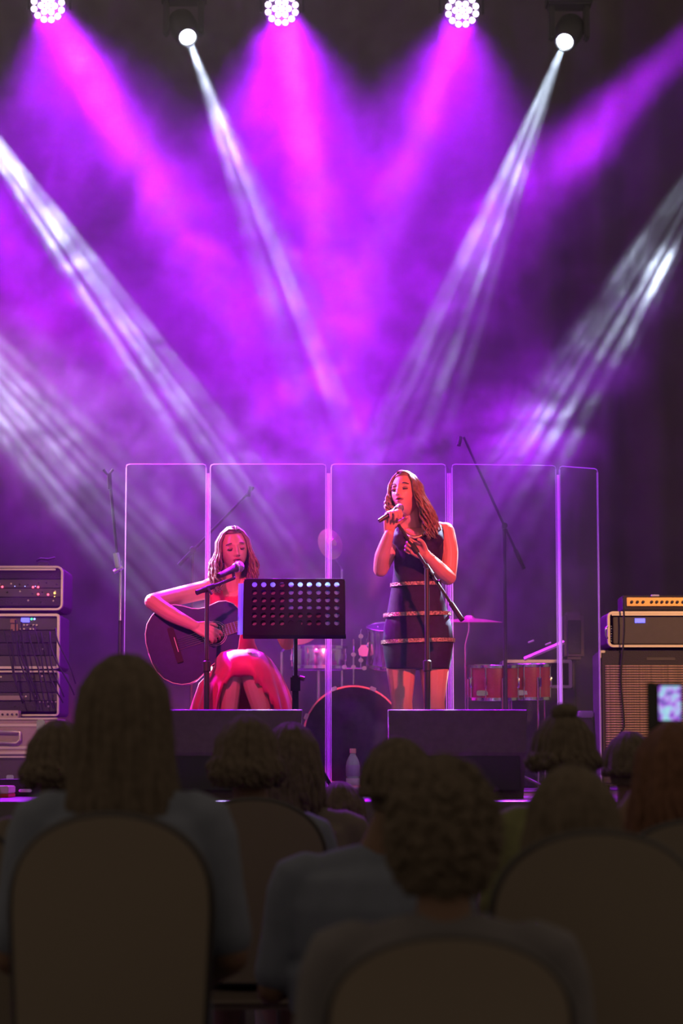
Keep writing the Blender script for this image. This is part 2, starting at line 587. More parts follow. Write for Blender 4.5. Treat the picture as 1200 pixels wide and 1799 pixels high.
# ------------------------------------------------------------------ figures
def head_shape(mb, c, R, sc=1.0, mouth=0.5, seg=150, rings=120, smile=0.0):
    """a head with brow, eye sockets, closed lids, nose, cheeks, lips, chin; local -y is the face"""
    def g3(x, z, cx, cz, sx, sz): return math.exp(-((x - cx) / sx) ** 2 - ((z - cz) / sz) ** 2)
    vs, fs = [], []
    for i in range(rings + 1):
        th = pi * i / rings
        for k in range(seg):
            a = 2 * pi * k / seg
            dx, dy, dz = sin(th) * cos(a), sin(th) * sin(a), cos(th)
            x, y, z = 0.072 * dx, 0.096 * dy, 0.115 * dz
            if z < 0:
                t = min(1, -z / 0.115)
                x *= 1 - 0.30 * t ** 1.6
                if y > 0: y *= 1 - 0.45 * t
                else: y *= 1 + 0.10 * t
            else:
                if y > 0: y *= 1.06
            if y < 0:
                fr = min(1, -dy * 1.3) ** 1.0
                d = 0.0
                d += 0.010 * g3(x, z, 0, 0.030, 0.006, 0.016) * 0.3
                d += 0.019 * g3(x, z, 0, -0.004, 0.0085, 0.020)          # bridge
                d += 0.022 * g3(x, z, 0, -0.024, 0.0105, 0.009)           # tip
                d += 0.008 * (g3(x, z, .012, -0.027, 0.006, 0.006) + g3(x, z, -.012, -0.027, 0.006, 0.006))
                d -= 0.013 * (g3(x, z, .030, 0.014, 0.016, 0.012) + g3(x, z, -.030, 0.014, 0.016, 0.012))
                d += 0.0065 * (g3(x, z, .031, 0.009, 0.012, 0.008) + g3(x, z, -.031, 0.009, 0.012, 0.008))
                d += 0.004 * (g3(x, z, .030, 0.032, 0.022, 0.007) + g3(x, z, -.030, 0.032, 0.022, 0.007))
                d += 0.004 * (g3(x, z, .042, -0.020, 0.018, 0.018) + g3(x, z, -.042, -0.020, 0.018, 0.018))
                d += 0.006 * g3(x, z, 0, -0.050, 0.022, 0.018)
                gap = 0.006 + 0.010 * mouth
                d += 0.006 * g3(x, z, 0, -0.048 + gap * .35, 0.020, 0.005)
                d += 0.006 * g3(x, z, 0, -0.052 - gap * .75, 0.017, 0.006)
                d -= (0.004 + 0.012 * mouth) * g3(x, z, 0, -0.051 - gap * .15, 0.017, 0.0035 + 0.004 * mouth)
                d -= 0.003 * g3(x, z, 0, -0.072, 0.020, 0.006)
                d += 0.010 * g3(x, z, 0, -0.092, 0.022, 0.016)
                y -= d * fr
            vs.append(Vector(c) + R @ (Vector((x, y, z)) * sc))
    for i in range(rings):
        for k in range(seg):
            a, b = i * seg + k, i * seg + (k + 1) % seg
            fs.append((a, a + seg, b + seg, b))
    mb.add(vs, fs)
    for sx in (-1, 1):
        mb.ell(Vector(c) + R @ (Vector((sx * 0.074, 0.012, -0.004)) * sc), 0.008 * sc, 0.017 * sc, 0.028 * sc, R=R)


def face_features(par, c, R, sc, mouth, lip_m=None):
    T = lambda x, y, z: Vector(c) + R @ (Vector((x, y, z)) * sc)
    gap = 0.006 + 0.010 * mouth
    for nm, z0, z1, s_ in (('upper_lip', -0.047 + gap * .35, 0.0, 1), ('lower_lip', -0.053 - gap * .75, 0.0, -1)):
        pts, rs = [], []
        for i in range(9):
            t = -1 + 2 * i / 8
            x = 0.022 * t
            z = (-0.051 - gap * .15) + ((z0) - (-0.051 - gap * .15)) * (1 - t * t) - 0.001 * t * t
            y = -0.1035 + 0.016 * t * t
            pts.append(T(x, y, z)); rs.append((0.0012 + 0.0034 * (1 - t * t)) * sc)
        MB().tube(pts, rs, 8).build(nm, lip_m or M_lip, par, smooth=True)
    for sx in (-1, 1):
        MB().ell(T(sx * .031, -.0855, .0095), .0150 * sc, .0085 * sc, .0072 * sc, R=R).build('eyelid', M_lid, par, smooth=True)
        MB().ell(T(sx * .0068, -.1195, -.0325), .0030 * sc, .0030 * sc, .0018 * sc, R=R, seg=8, rings=6).build('nostril', M_mouth, par, smooth=True)
    m = MB()
    m.ell(T(0, -0.094, -0.051 - gap * .2), 0.017 * sc, 0.006 * sc, (0.003 + gap * 0.5) * sc, R=R)
    m.build('mouth_opening', M_mouth, par, smooth=True)
    for sx in (-1, 1):
        pts = [T(sx * (0.031 + 0.0145 * t), -0.0935 + 0.010 * (t * t) + 0.006 * max(0, t), 0.0035 - 0.0025 * (1 - t * t)) for t in [i / 4 - 1 for i in range(9)]]
        MB().tube(pts, [0.0012 * sc + 0.0022 * sc * sin(pi * i / 8) for i in range(9)], 6).build('eyelashes', M_lash, par, smooth=True)
        pts = [T(sx * (0.031 + 0.019 * t), -0.0925 + 0.012 * t * t + 0.006 * max(0, t), 0.0315 + 0.004 * (1 - t * t) - 0.002 * t) for t in [i / 4 - 1 for i in range(9)]]
        MB().tube(pts, [0.0010 * sc + 0.0017 * sc * sin(pi * (i + 1) / 10) for i in range(9)], 6).build('eyebrow', M_brow, par, smooth=True)


def hand_shape(mb, wrist, fwd, nrm, side, curls, sc=1.0, spread=0.06, thumb=(0.5, 0.4), thumb_curl=25):
    """palm, four unequal fingers and a thumb. fwd: wrist to knuckles; nrm: out of the palm; side: towards the thumb"""
    fwd = Vector(fwd).normalized()
    nrm = Vector(nrm); nrm = (nrm - fwd * nrm.dot(fwd)).normalized()
    side_ = fwd.cross(nrm)
    if side_.dot(Vector(side)) < 0: side_ = -side_
    w0 = Vector(wrist)
    for j, o in enumerate((0.026, 0.009, -0.009, -0.026)):
        mb.limb([w0 + side_ * o * 0.55 * sc, w0 + (fwd * 0.045 + side_ * o * .85) * sc, w0 + (fwd * 0.082 + side_ * o) * sc],
                [0.0135 * sc, 0.0135 * sc, 0.0105 * sc], seg=10, sub=2, flat=None)
    lens = [(0.042, 0.026, 0.020), (0.046, 0.029, 0.021), (0.042, 0.027, 0.020), (0.033, 0.021, 0.018)]
    for j, o in enumerate((0.026, 0.009, -0.009, -0.026)):
        p = w0 + (fwd * 0.084 + side_ * o) * sc
        d = (fwd + side_ * (1.5 - j) * spread).normalized()
        pts = [p]; rs = [0.0098 * sc]
        ang = 0
        cj = curls[j]
        for L, a in zip(lens[j], cj):
            ang += radians(a)
            dd = d * cos(ang) + nrm * sin(ang)
            p = p + dd * L * sc
            pts.append(p); rs.append(rs[-1] * 0.87)
        mb.limb(pts, rs, seg=8, sub=3)
    p = w0 + (fwd * 0.022 + side_ * 0.020) * sc
    d = (fwd * thumb[0] + side_ * 0.8 + nrm * thumb[1]).normalized()
    pts = [p, p + d * 0.036 * sc]
    d2 = (d + fwd * 0.5 + nrm * sin(radians(thumb_curl))).normalized()
    pts.append(pts[-1] + d2 * 0.030 * sc)
    d3 = (d2 + fwd * 0.2 + nrm * sin(radians(thumb_curl))- side_ * 0.3).normalized()
    pts.append(pts[-1] + d3 * 0.025 * sc)
    mb.limb(pts, [0.0145 * sc, 0.0125 * sc, 0.0105 * sc, 0.0085 * sc], seg=8, sub=3)


def hair_locks(mb, c, R, sc, n, length, wave, seed, front=48, part=0.0, thick=0.007, outward=0.02, lenf=None, cap=True, down=None):
    """long hair: a close cap on the skull and locks that run over it and fall"""
    rnd = random.Random(seed)
    down = Vector(down) if down is not None else R.transposed() @ Vector((0, 0, -1))
    T = lambda v: Vector(c) + R @ (v * sc)
    if cap:
        vs, fs = [], []
        nr, ns = 16, 40
        for i in range(nr + 1):
            th = radians(2 + 118 * i / nr)
            for k in range(ns):
                a = 2 * pi * k / ns
                dx, dy, dz = sin(th) * cos(a), sin(th) * sin(a), cos(th)
                p = Vector((0.079 * dx, 0.104 * dy + 0.004, 0.124 * dz))
                # hairline: pull the cap inside the skull in front of the face
                if dy < -0.25 and p.z < 0.075 + 0.02 * abs(dx):
                    p = Vector((p.x * 0.9, 0.0, min(p.z, 0.07)))
                vs.append(T(p))
        for i in range(nr):
            for k in range(ns):
                a, b = i * ns + k, i * ns + (k + 1) % ns
                fs.append((a, a + ns, b + ns, b))
        mb.add(vs, fs)
    for j in range(n):
        sgn = 1 if j % 2 else -1
        f = rnd.random()
        phi = radians(front + (180 - front) * f) * sgn            # 0 = face, 180 = nape
        yr = -0.075 + 0.13 * f + rnd.uniform(-0.01, 0.01)
        root = Vector((part + sgn * 0.004, yr, 0.121 - 0.5 * max(0, (abs(yr) - 0.04)) ))
        rr = 1.05 + rnd.uniform(0, 0.13)
        pts = [root]
        for zt in (0.112, 0.085, 0.045, 0.0):
            k = sqrt(max(0.05, 1 - (zt / 0.124) ** 2))
            base = Vector((0.077 * rr * k * sin(phi), -0.100 * rr * k * cos(phi), zt))
            t = (0.121 - zt) / 0.121
            pts.append(base * min(1, 0.55 + t) + root * max(0, 0.45 - t))
        L = length * (1 + rnd.uniform(-0.18, 0.08))
        if lenf: L *= lenf(sgn, f)
        ph, fr = rnd.uniform(0, 6.3), rnd.uniform(0.8, 1.25)
        last = pts[-1]
        m_ = 12
        rad = Vector((sin(phi), -cos(phi), 0))
        tang = Vector((cos(phi), sin(phi), 0))
        ow = outward * rnd.uniform(0.2, 1.5)
        for i in range(1, m_ + 1):
            s_ = i / m_
            q = last + down * (L * s_) + rad * (ow * sin(pi * min(1, s_ * 1.1) * .8))
            q += tang * wave * s_ ** .6 * sin(ph + s_ * 13 * fr) + rad * wave * 0.6 * s_ ** .6 * cos(ph + s_ * 13 * fr)
            if f < 0.35: q -= Vector((0, 1, 0)) * 0.02 * s_ * (1 - f)
            pts.append(q)
        th_ = thick * rnd.uniform(0.5, 1.3) * sc
        rs = [th_ * (0.5 + 0.5 * min(1, i / 3)) * (1 if i < len(pts) - 4 else (len(pts) - i) / 5) for i in range(len(pts))]
        mb.tube([T(p) for p in pts], rs, 6)

# ------------------------------------------------------------------ the singer
def euler(rx, ry, rz): return (Matrix.Rotation(radians(rz), 3, 'Z') @ Matrix.Rotation(radians(ry), 3, 'Y') @ Matrix.Rotation(radians(rx), 3, 'X'))


def torso_ring(px0, px1, py, D, ry, dz=0, e=2.2, grow=0.0, n=36):
    a, b = P(px0, py, D), P(px1, py, D)
    c = (a + b) / 2
    return ring(c, (b.x - a.x) / 2 + grow, ry + grow, n=n, e=e)


def build_singer():
    D = 11.1
    base = P(722, 1330, D); base.z = STAGE
    root = thing('person', 'standing woman in a black banded dress singing into a held microphone', 'person', base)
    hc = P(713, 868, D - 0.02)
    R = euler(-8, -6, -24)                       # chin up a little, face turned towards the other singer
    sc = 0.93
    b = MB()
    head_shape(b, hc, R, sc, mouth=0.55)
    sh_l, sh_r = P(696, 938, D + 0.02), P(782, 934, D + 0.02)
    neck0 = P(727, 935, D + 0.03)
    b.limb([hc + Vector((0.02, 0.03, -0.05)), P(724, 912, D + 0.02), neck0], [0.052, 0.048, 0.056], sub=3)
    for sgn, sh in ((-1, sh_l), (1, sh_r)):
        b.limb([P(726, 925, D + 0.03), (P(726, 925, D + 0.03) + sh) / 2 + Vector((0, 0, .004)), sh], [0.040, 0.042, 0.043], sub=2)
    rings = [torso_ring(x0, x1, y, D + 0.02, ry, e=2.3) for x0, x1, y, ry in
             [(704, 764, 930, .055), (694, 781, 945, .085), (694, 779, 965, .10), (694, 776, 990, .095), (693, 771, 1015, .08),
              (690, 772, 1035, .08), (684, 782, 1065, .09), (678, 792, 1100, .108), (676, 794, 1125, .112), (680, 790, 1150, .105), (690, 782, 1165, .09)]]
    b.loft(rings)
    # legs and feet
    for hx, kx, ax, fx, tw in ((704, 706, 711, 704, -1), (762, 763, 762, 770, 1)):
        b.limb([P(hx, 1135, D + .02), P(hx + 1, 1185, D + .01), P(kx, 1232, D), P(kx + 1, 1265, D + .03), P(ax, 1320, D + .04), P(ax, 1376, D + .05)],
               [0.085, 0.069, 0.051, 0.054, 0.044, 0.030], sub=5)
        an = P(ax, 1380, D + .05)
        b.limb([an + Vector((0, .03, -.0)), an + Vector((tw * .01, -.06, -.018)), an + Vector((tw * .02, -.15, -.028))], [0.032, 0.026, 0.019], sub=3)
    # her right arm (towards the other singer): elbow low, hand at the microphone
    el = P(669, 1000, D - .06); wr = P(684, 937, D - 0.19)
    b.limb([sh_l, P(683, 970, D - 0.0), el], [0.044, 0.040, 0.036], sub=5)
    b.limb([el, P(672, 975, D - .12), wr], [0.037, 0.037, 0.023], sub=5)
    mic0, mic1 = P(668, 914, D - 0.24), P(706, 890, D - 0.19)
    ax_ = (mic1 - mic0).normalized()
    hand_shape(b, wr + Vector((0.0, 0.012, 0.012)), (0.10, -0.22, 1.0), (0.5, -0.86, 0), (1, 0.3, 0),
               [(55, 70, 50), (58, 72, 50), (62, 74, 50), (66, 74, 50)], sc=0.98, spread=0.02, thumb=(0.75, 0.5), thumb_curl=40)
    # her left arm: elbow out low, hand lifted to the stand in front of her chest
    el = P(787, 1013, D + .0); wr = P(750, 977, D - 0.17)
    b.limb([sh_r, P(789, 970, D + .02), el], [0.047, 0.045, 0.040], sub=5)
    b.limb([el, P(771, 1000, D - .08), wr], [0.042, 0.040, 0.025], sub=5)
    hand_shape(b, wr, (-0.80, -0.10, 0.50), (-0.30, -0.95, -0.1), (0.5, 0.0, 0.85),
               [(35, 60, 45), (38, 62, 45), (42, 62, 45), (46, 62, 45)], sc=0.98, spread=0.05, thumb=(0.9, 0.5), thumb_curl=35)
    body = b.build('body', M_skin, root, remesh=0.0036, iters=1)
    face_features(root, hc, R, sc, 0.55)
    # dress: same trunk, a little larger, with wide straps
    d = MB()
    rr = [torso_ring(x0, x1, y, D + 0.02, ry + .007, e=2.3) for x0, x1, y, ry in
          [(697, 778, 944, .088), (693, 781, 955, .098), (692, 780, 970, .104), (692, 777, 990, .098), (690, 773, 1015, .083),
           (687, 774, 1035, .083), (682, 784, 1065, .094), (675, 794, 1100, .112), (672, 797, 1125, .116), (674, 795, 1150, .112), (679, 790, 1176, .105)]]
    d.loft(rr)
    d.limb([P(699, 952, D + .05), P(701, 932, D + .02), P(700, 948, D - .05)], [0.034, 0.030, 0.034], sub=4)
    d.limb([P(773, 952, D + .06), P(770, 928, D + .02), P(768, 948, D - .06)], [0.034, 0.030, 0.034], sub=4)
    d.limb([P(705, 956, D - .05), P(735, 962, D - .065), P(765, 956, D - .05)], [0.03, 0.03, 0.03], sub=3)
    dress = d.build('dress', M_blackdress, root, remesh=0.006, iters=3)
    for py, x0, x1, ry, th in ((1027, 687, 774, .089, .0085), (1080, 675, 791, .112, .0095), (1127, 671, 798, .124, .0095)):
        m = MB()
        out = []
        for dz, gr in ((-th, 0.004), (-th, 0.009), (th, 0.009), (th, 0.004)):
            c0, c1 = P(x0, py, D + .02), P(x1, py, D + .02)
            c = (c0 + c1) / 2
            q = ring(c, (c1.x - c0.x) / 2 + gr - .004, ry + gr, n=48, e=2.3)
            out.append([p + Vector((0, 0, dz + 0.03 * (p.x - c.x))) for p in q])
        m.loft(out, cap=False)
        m.build('sequin_band', M_band, root, smooth=40)
    # necklace and bracelet
    m = MB()
    for i in range(25):
        t = -1 + 2 * i / 24
        p = P(729 + 26 * t, 941 - 16 * t * t + 3, D - 0.115 + 0.095 * t * t)
        m.ell(p, 0.009, seg=6, rings=4)
    m.build('necklace', M_gold, root, smooth=True)
    m = MB()
    for i in range(14):
        a = 2 * pi * i / 14
        wv = wr + Vector((0.02, 0.03, -.012))
        m.ell(wv + Vector((0.6 * cos(a), -0.1 * cos(a) - .7 * sin(a), -0.35 * cos(a) + .7 * sin(a))) * 0.034, 0.0065, seg=6, rings=4)
    m.build('bracelet', M_gold, root, smooth=True)
    for ax, tw in ((711, -1), (762, 1)):
        an = P(ax, 1380, D + .05)
        m = MB(); m.limb([an + Vector((0, .035, -.008)), an + Vector((tw * .01, -.06, -.022)), an + Vector((tw * .02, -.17, -.030))], [0.036, 0.031, 0.025], sub=3)
        o = m.build('shoe', M_blackpl, root, smooth=True)
    h = MB()
    hair_locks(h, hc, R, sc, 330, 0.25, 0.018, 3, front=56, part=-0.008, thick=0.0062, outward=0.022,
               lenf=lambda s, f: 0.55 if (s < 0 and f < .5) else 1.05, down=R.transposed() @ Vector((0.28, -0.05, -1)).normalized())
    h.build('hair', M_hair2, root, smooth=True)
    return root, mic0, mic1


def mic(loc0, loc1, label, sc=1.0):
    """hand-held vocal microphone from its tail loc0 to its ball head loc1"""
    t = thing('microphone', label, 'microphone', loc0)
    z = (loc1 - loc0).normalized()
    M = z.to_track_quat('Z', 'Y').to_matrix().to_4x4()
    L = (loc1 - loc0).length
    k = L / 0.165
    prof = [(0.0, 0), (0.011 * k, 0.0), (0.012 * k, 0.006 * k), (0.0125 * k, 0.03 * k), (0.0165 * k, 0.11 * k), (0.0185 * k, 0.122 * k)]
    MB().lathe([(r, h) for r, h in prof] + [(0.0, 0.122 * k)], loc0, M=M, seg=18).build('handle', M_blackmetal, t, smooth=40)
    MB().lathe([(0.0195 * k, 0.121 * k), (0.0215 * k, 0.124 * k), (0.0215 * k, 0.130 * k), (0.0195 * k, 0.133 * k)], loc0, M=M, seg=20).build('collar', M_chrome, t, smooth=40)
    MB().ell(loc0 + z * 0.148 * k, 0.0245 * k, R=M.to_3x3(), seg=24, rings=16).build('grille', M_silver, t, smooth=True)
    return t


singer, smic0, smic1 = build_singer()
mic(smic0 - Vector((0.006, 0, .004)), smic1, 'black microphone with silver ball head held at the standing singer\'s mouth')


# ------------------------------------------------------------------ the seated guitarist
def build_guitarist():
    D = 11.4
    base = P(420, 1330, D); base.z = STAGE
    root = thing('person', 'seated woman in a red dress playing a dark acoustic guitar and singing', 'person', base)
    hc = P(410, 966, D - 0.10)
    R = euler(5, -7, 12)
    sc = 0.96
    b = MB()
    head_shape(b, hc, R, sc, mouth=0.3)
    sh_l, sh_r = P(362, 1036, D - .05), P(448, 1038, D + .0)
    b.limb([hc + Vector((0.0, 0.03, -0.05)), P(406, 1010, D - .03), P(405, 1032, D + 0.0)], [0.055, 0.050, 0.060], sub=3)
    for sh in (sh_l, sh_r):
        b.limb([P(405, 1024, D), (P(405, 1022, D) + sh) / 2 + Vector((0, 0, .01)), sh], [0.042, 0.046, 0.048], sub=2)
    spine = [(366, 444, 1035, .06), (358, 450, 1048, .09), (364, 446, 1070, .105), (370, 444, 1100, .10), (376, 448, 1130, .095),
             (374, 462, 1160, .12), (368, 474, 1185, .15), (372, 478, 1205, .15)]
    b.loft([torso_ring(x0, x1, y, D + .02 + .0012 * (y - 1035), ry) for x0, x1, y, ry in spine])
    # strumming arm, carried out over the lower bout
    el = P(268, 1057, D - .30); wr = P(342, 1100, D - .335)
    b.limb([sh_l, P(318, 1046, D - .14), el], [0.048, 0.046, 0.040], sub=5)
    b.limb([el, P(300, 1079, D - .33), wr], [0.040, 0.039, 0.025], sub=5)
    hand_shape(b, wr, (0.85, -0.05, -0.35), (0.25, 0.9, -0.45), (0.3, 0.1, 0.9),
               [(28, 35, 25), (34, 38, 28), (40, 42, 30), (46, 46, 30)], sc=0.98, spread=0.10, thumb=(1.0, 0.25), thumb_curl=20)
    # fretting arm, elbow low, hand up on the neck behind the music stand
    el2 = P(505, 1128, D - .12); wr2 = P(505, 1090, D - .24)
    b.limb([sh_r, P(482, 1080, D - .02), el2], [0.047, 0.044, 0.040], sub=5)
    b.limb([el2, P(508, 1110, D - .19), wr2], [0.040, 0.038, 0.025], sub=4)
    hand_shape(b, wr2, (-0.15, -0.15, 0.9), (-0.2, -0.95, 0.0), (-0.9, 0, 0.2),
               [(60, 60, 40), (58, 60, 40), (55, 60, 40), (55, 60, 40)], sc=0.95, spread=0.04, thumb=(0.9, -0.2), thumb_curl=5)
    # legs: knees together in front, feet apart on the floor and the rung of the stool
    for hip, kn, cf, an, tw in ((P(396, 1188, D + .02), P(409, 1170, D - .45), P(403, 1215, D - .42), P(396, 1330, D - .36), -1),
                                (P(446, 1188, D + .02), P(438, 1162, D - .48), P(448, 1206, D - .44), P(484, 1330, D - .34), 1)):
        b.limb([hip, (hip + kn) / 2 + Vector((0, 0, .02)), kn], [0.088, 0.078, 0.058], sub=4)
        b.limb([kn, cf, (cf + an) / 2, an], [0.056, 0.054, 0.043, 0.030], sub=4)
        b.limb([an + Vector((0, .02, -.0)), an + Vector((tw * .01, -.07, -.03)), an + Vector((tw * .02, -.15, -.045))], [0.032, 0.026, 0.019], sub=3)
    b.build('body', M_skin, root, remesh=0.0036, iters=1)
    face_features(root, hc, R, sc, 0.3)
    # bodice with scooped neck
    d = MB()
    d.loft([torso_ring(x0, x1, y, D + .02 + .0012 * (y - 1035), ry + .008) for x0, x1, y, ry in
            [(368, 442, 1050, .092)] + spine[2:]])
    for x in (374, 383):
        d.limb([P(x + 2, 1066, D + .07), P(x, 1033, D + .01), P(x + 2, 1048, D - .055), P(x + 5, 1066, D - .085)], [0.026, 0.024, 0.024, 0.026], sub=4)
    for x in (437, 428):
        d.limb([P(x - 2, 1066, D + .07), P(x, 1033, D + .01), P(x - 2, 1048, D - .055), P(x - 5, 1066, D - .085)], [0.026, 0.024, 0.024, 0.026], sub=4)
    d.limb([P(378, 1066, D - .07), P(405, 1069, D - .082), P(432, 1066, D - .07)], [0.032, 0.032, 0.032], sub=3)
    d.limb([P(380, 1055, D - .05), P(405, 1061, D - .062), P(430, 1055, D - .05)], [0.03, 0.03, 0.03], sub=3)
    d.build('bodice', M_red, root, remesh=0.006, iters=3)
    # skirt draped over the knees, open in front of the shins
    n = 160
    rg = []
    prof = [(1141, 404, 446, D - .44, D - .30, 0), (1146, 388, 462, D - .52, D - .16, 0), (1158, 378, 476, D - .55, D + .02, 0),
            (1172, 376, 486, D - .555, D + .12, 0), (1186, 364, 495, D - .55, D + .17, 0), (1200, 350, 501, D - .545, D + .19, .5),
            (1215, 345, 507, D - .535, D + .19, .85), (1230, 340, 512, D - .53, D + .19, 1.0), (1250, 334, 517, D - .52, D + .18, 1.0), (1275, 330, 519, D - .51, D + .17, 1.0)]
    for j, (py, x0, x1, d0, d1, op) in enumerate(prof):
        pts = []
        dm = (d0 + d1) / 2
        for k in range(n):
            a = 2 * pi * k / n
            ca, sa = cos(a), sin(a)
            ex = 0.8
            ux = (abs(ca) ** ex) * (1 if ca >= 0 else -1); uy = (abs(sa) ** ex) * (1 if sa >= 0 else -1)
            amp = min(1, max(0, (j - 2) / 6))
            rip = 1 + amp * (0.020 * sin(13 * a + 1.0) + 0.016 * sin(23 * a + 2.2))
            px = (x0 + x1) / 2 + (x1 - x0) / 2 * ux * rip
            dd = dm + (d1 - d0) / 2 * uy * rip
            if op > 0 and sa < 0:
                l, r_ = 420 - 27 * op - max(0, py - 1215) * .05, 420 + 40 * op + max(0, py - 1215) * .45
                e_ = 8
                k_ = max(0, min(1, (px - l + e_) / e_)) * max(0, min(1, (r_ + e_ - px) / e_))
                dd = dd + (D - .10 - dd) * k_ * min(1, op * 1.3) if dd < D - .1 else dd
            pts.append(P(px, py, dd))
        rg.append(pts)
    MB().loft(rg).build('skirt', M_red, root, smooth=True)
    h = MB()
    hair_locks(h, hc, R, sc, 340, 0.20, 0.016, 11, front=60, part=0.012, thick=0.0062, outward=0.024,
               down=R.transposed() @ Vector((0.02, 0.03, -1)).normalized())
    h.build('hair', M_hair1, root, smooth=True)
    return root


build_guitarist()

# stool under the guitarist
st_c = P(424, 1330, 11.47)
st = thing('stool', 'black stool under the seated guitarist', 'stool', (st_c.x, st_c.y, STAGE))
MB().lathe([(0.0, .0), (.15, 0), (.165, .015), (.165, .035), (.15, .05), (0, .052)], (st_c.x, st_c.y, STAGE + .455)).build('seat', M_blackpl, st, smooth=40)
for i in range(4):
    a = radians(45 + 90 * i)
    c = Vector((st_c.x, st_c.y, STAGE))
    MB().tube([c + Vector((cos(a) * .10, sin(a) * .10, .46)), c + Vector((cos(a) * .2, sin(a) * .2, 0.0))], .012, 8).build('leg', M_blackmetal, st, smooth=40)
c = Vector((st_c.x, st_c.y, STAGE + .2))
MB().tube([c + Vector((cos(2 * pi * i / 24) * .158, sin(2 * pi * i / 24) * .158, 0)) for i in range(25)], .008, 8).build('foot_ring', M_blackmetal, st, smooth=True)

# ------------------------------------------------------------------ the guitar
M_gtop = mat('guitar_top_dark', (0.02, 0.018, 0.11), 0.4, noise=0.15, nscale=30, coat=0.1, spec=0.2)
M_gside = mat('guitar_side', (0.06, 0.02, 0.03), 0.3, coat=0.5)
M_bind = mat('cream_binding', (0.75, 0.62, 0.55), 0.4)
M_fret = mat('rosewood', (0.03, 0.018, 0.03), 0.6, spec=0.2)
M_fret2 = mat('fretboard_wood', (0.09, 0.05, 0.055), 0.5)
M_hole = mat('sound_hole_dark', (0.01, 0.008, 0.01), 0.9)


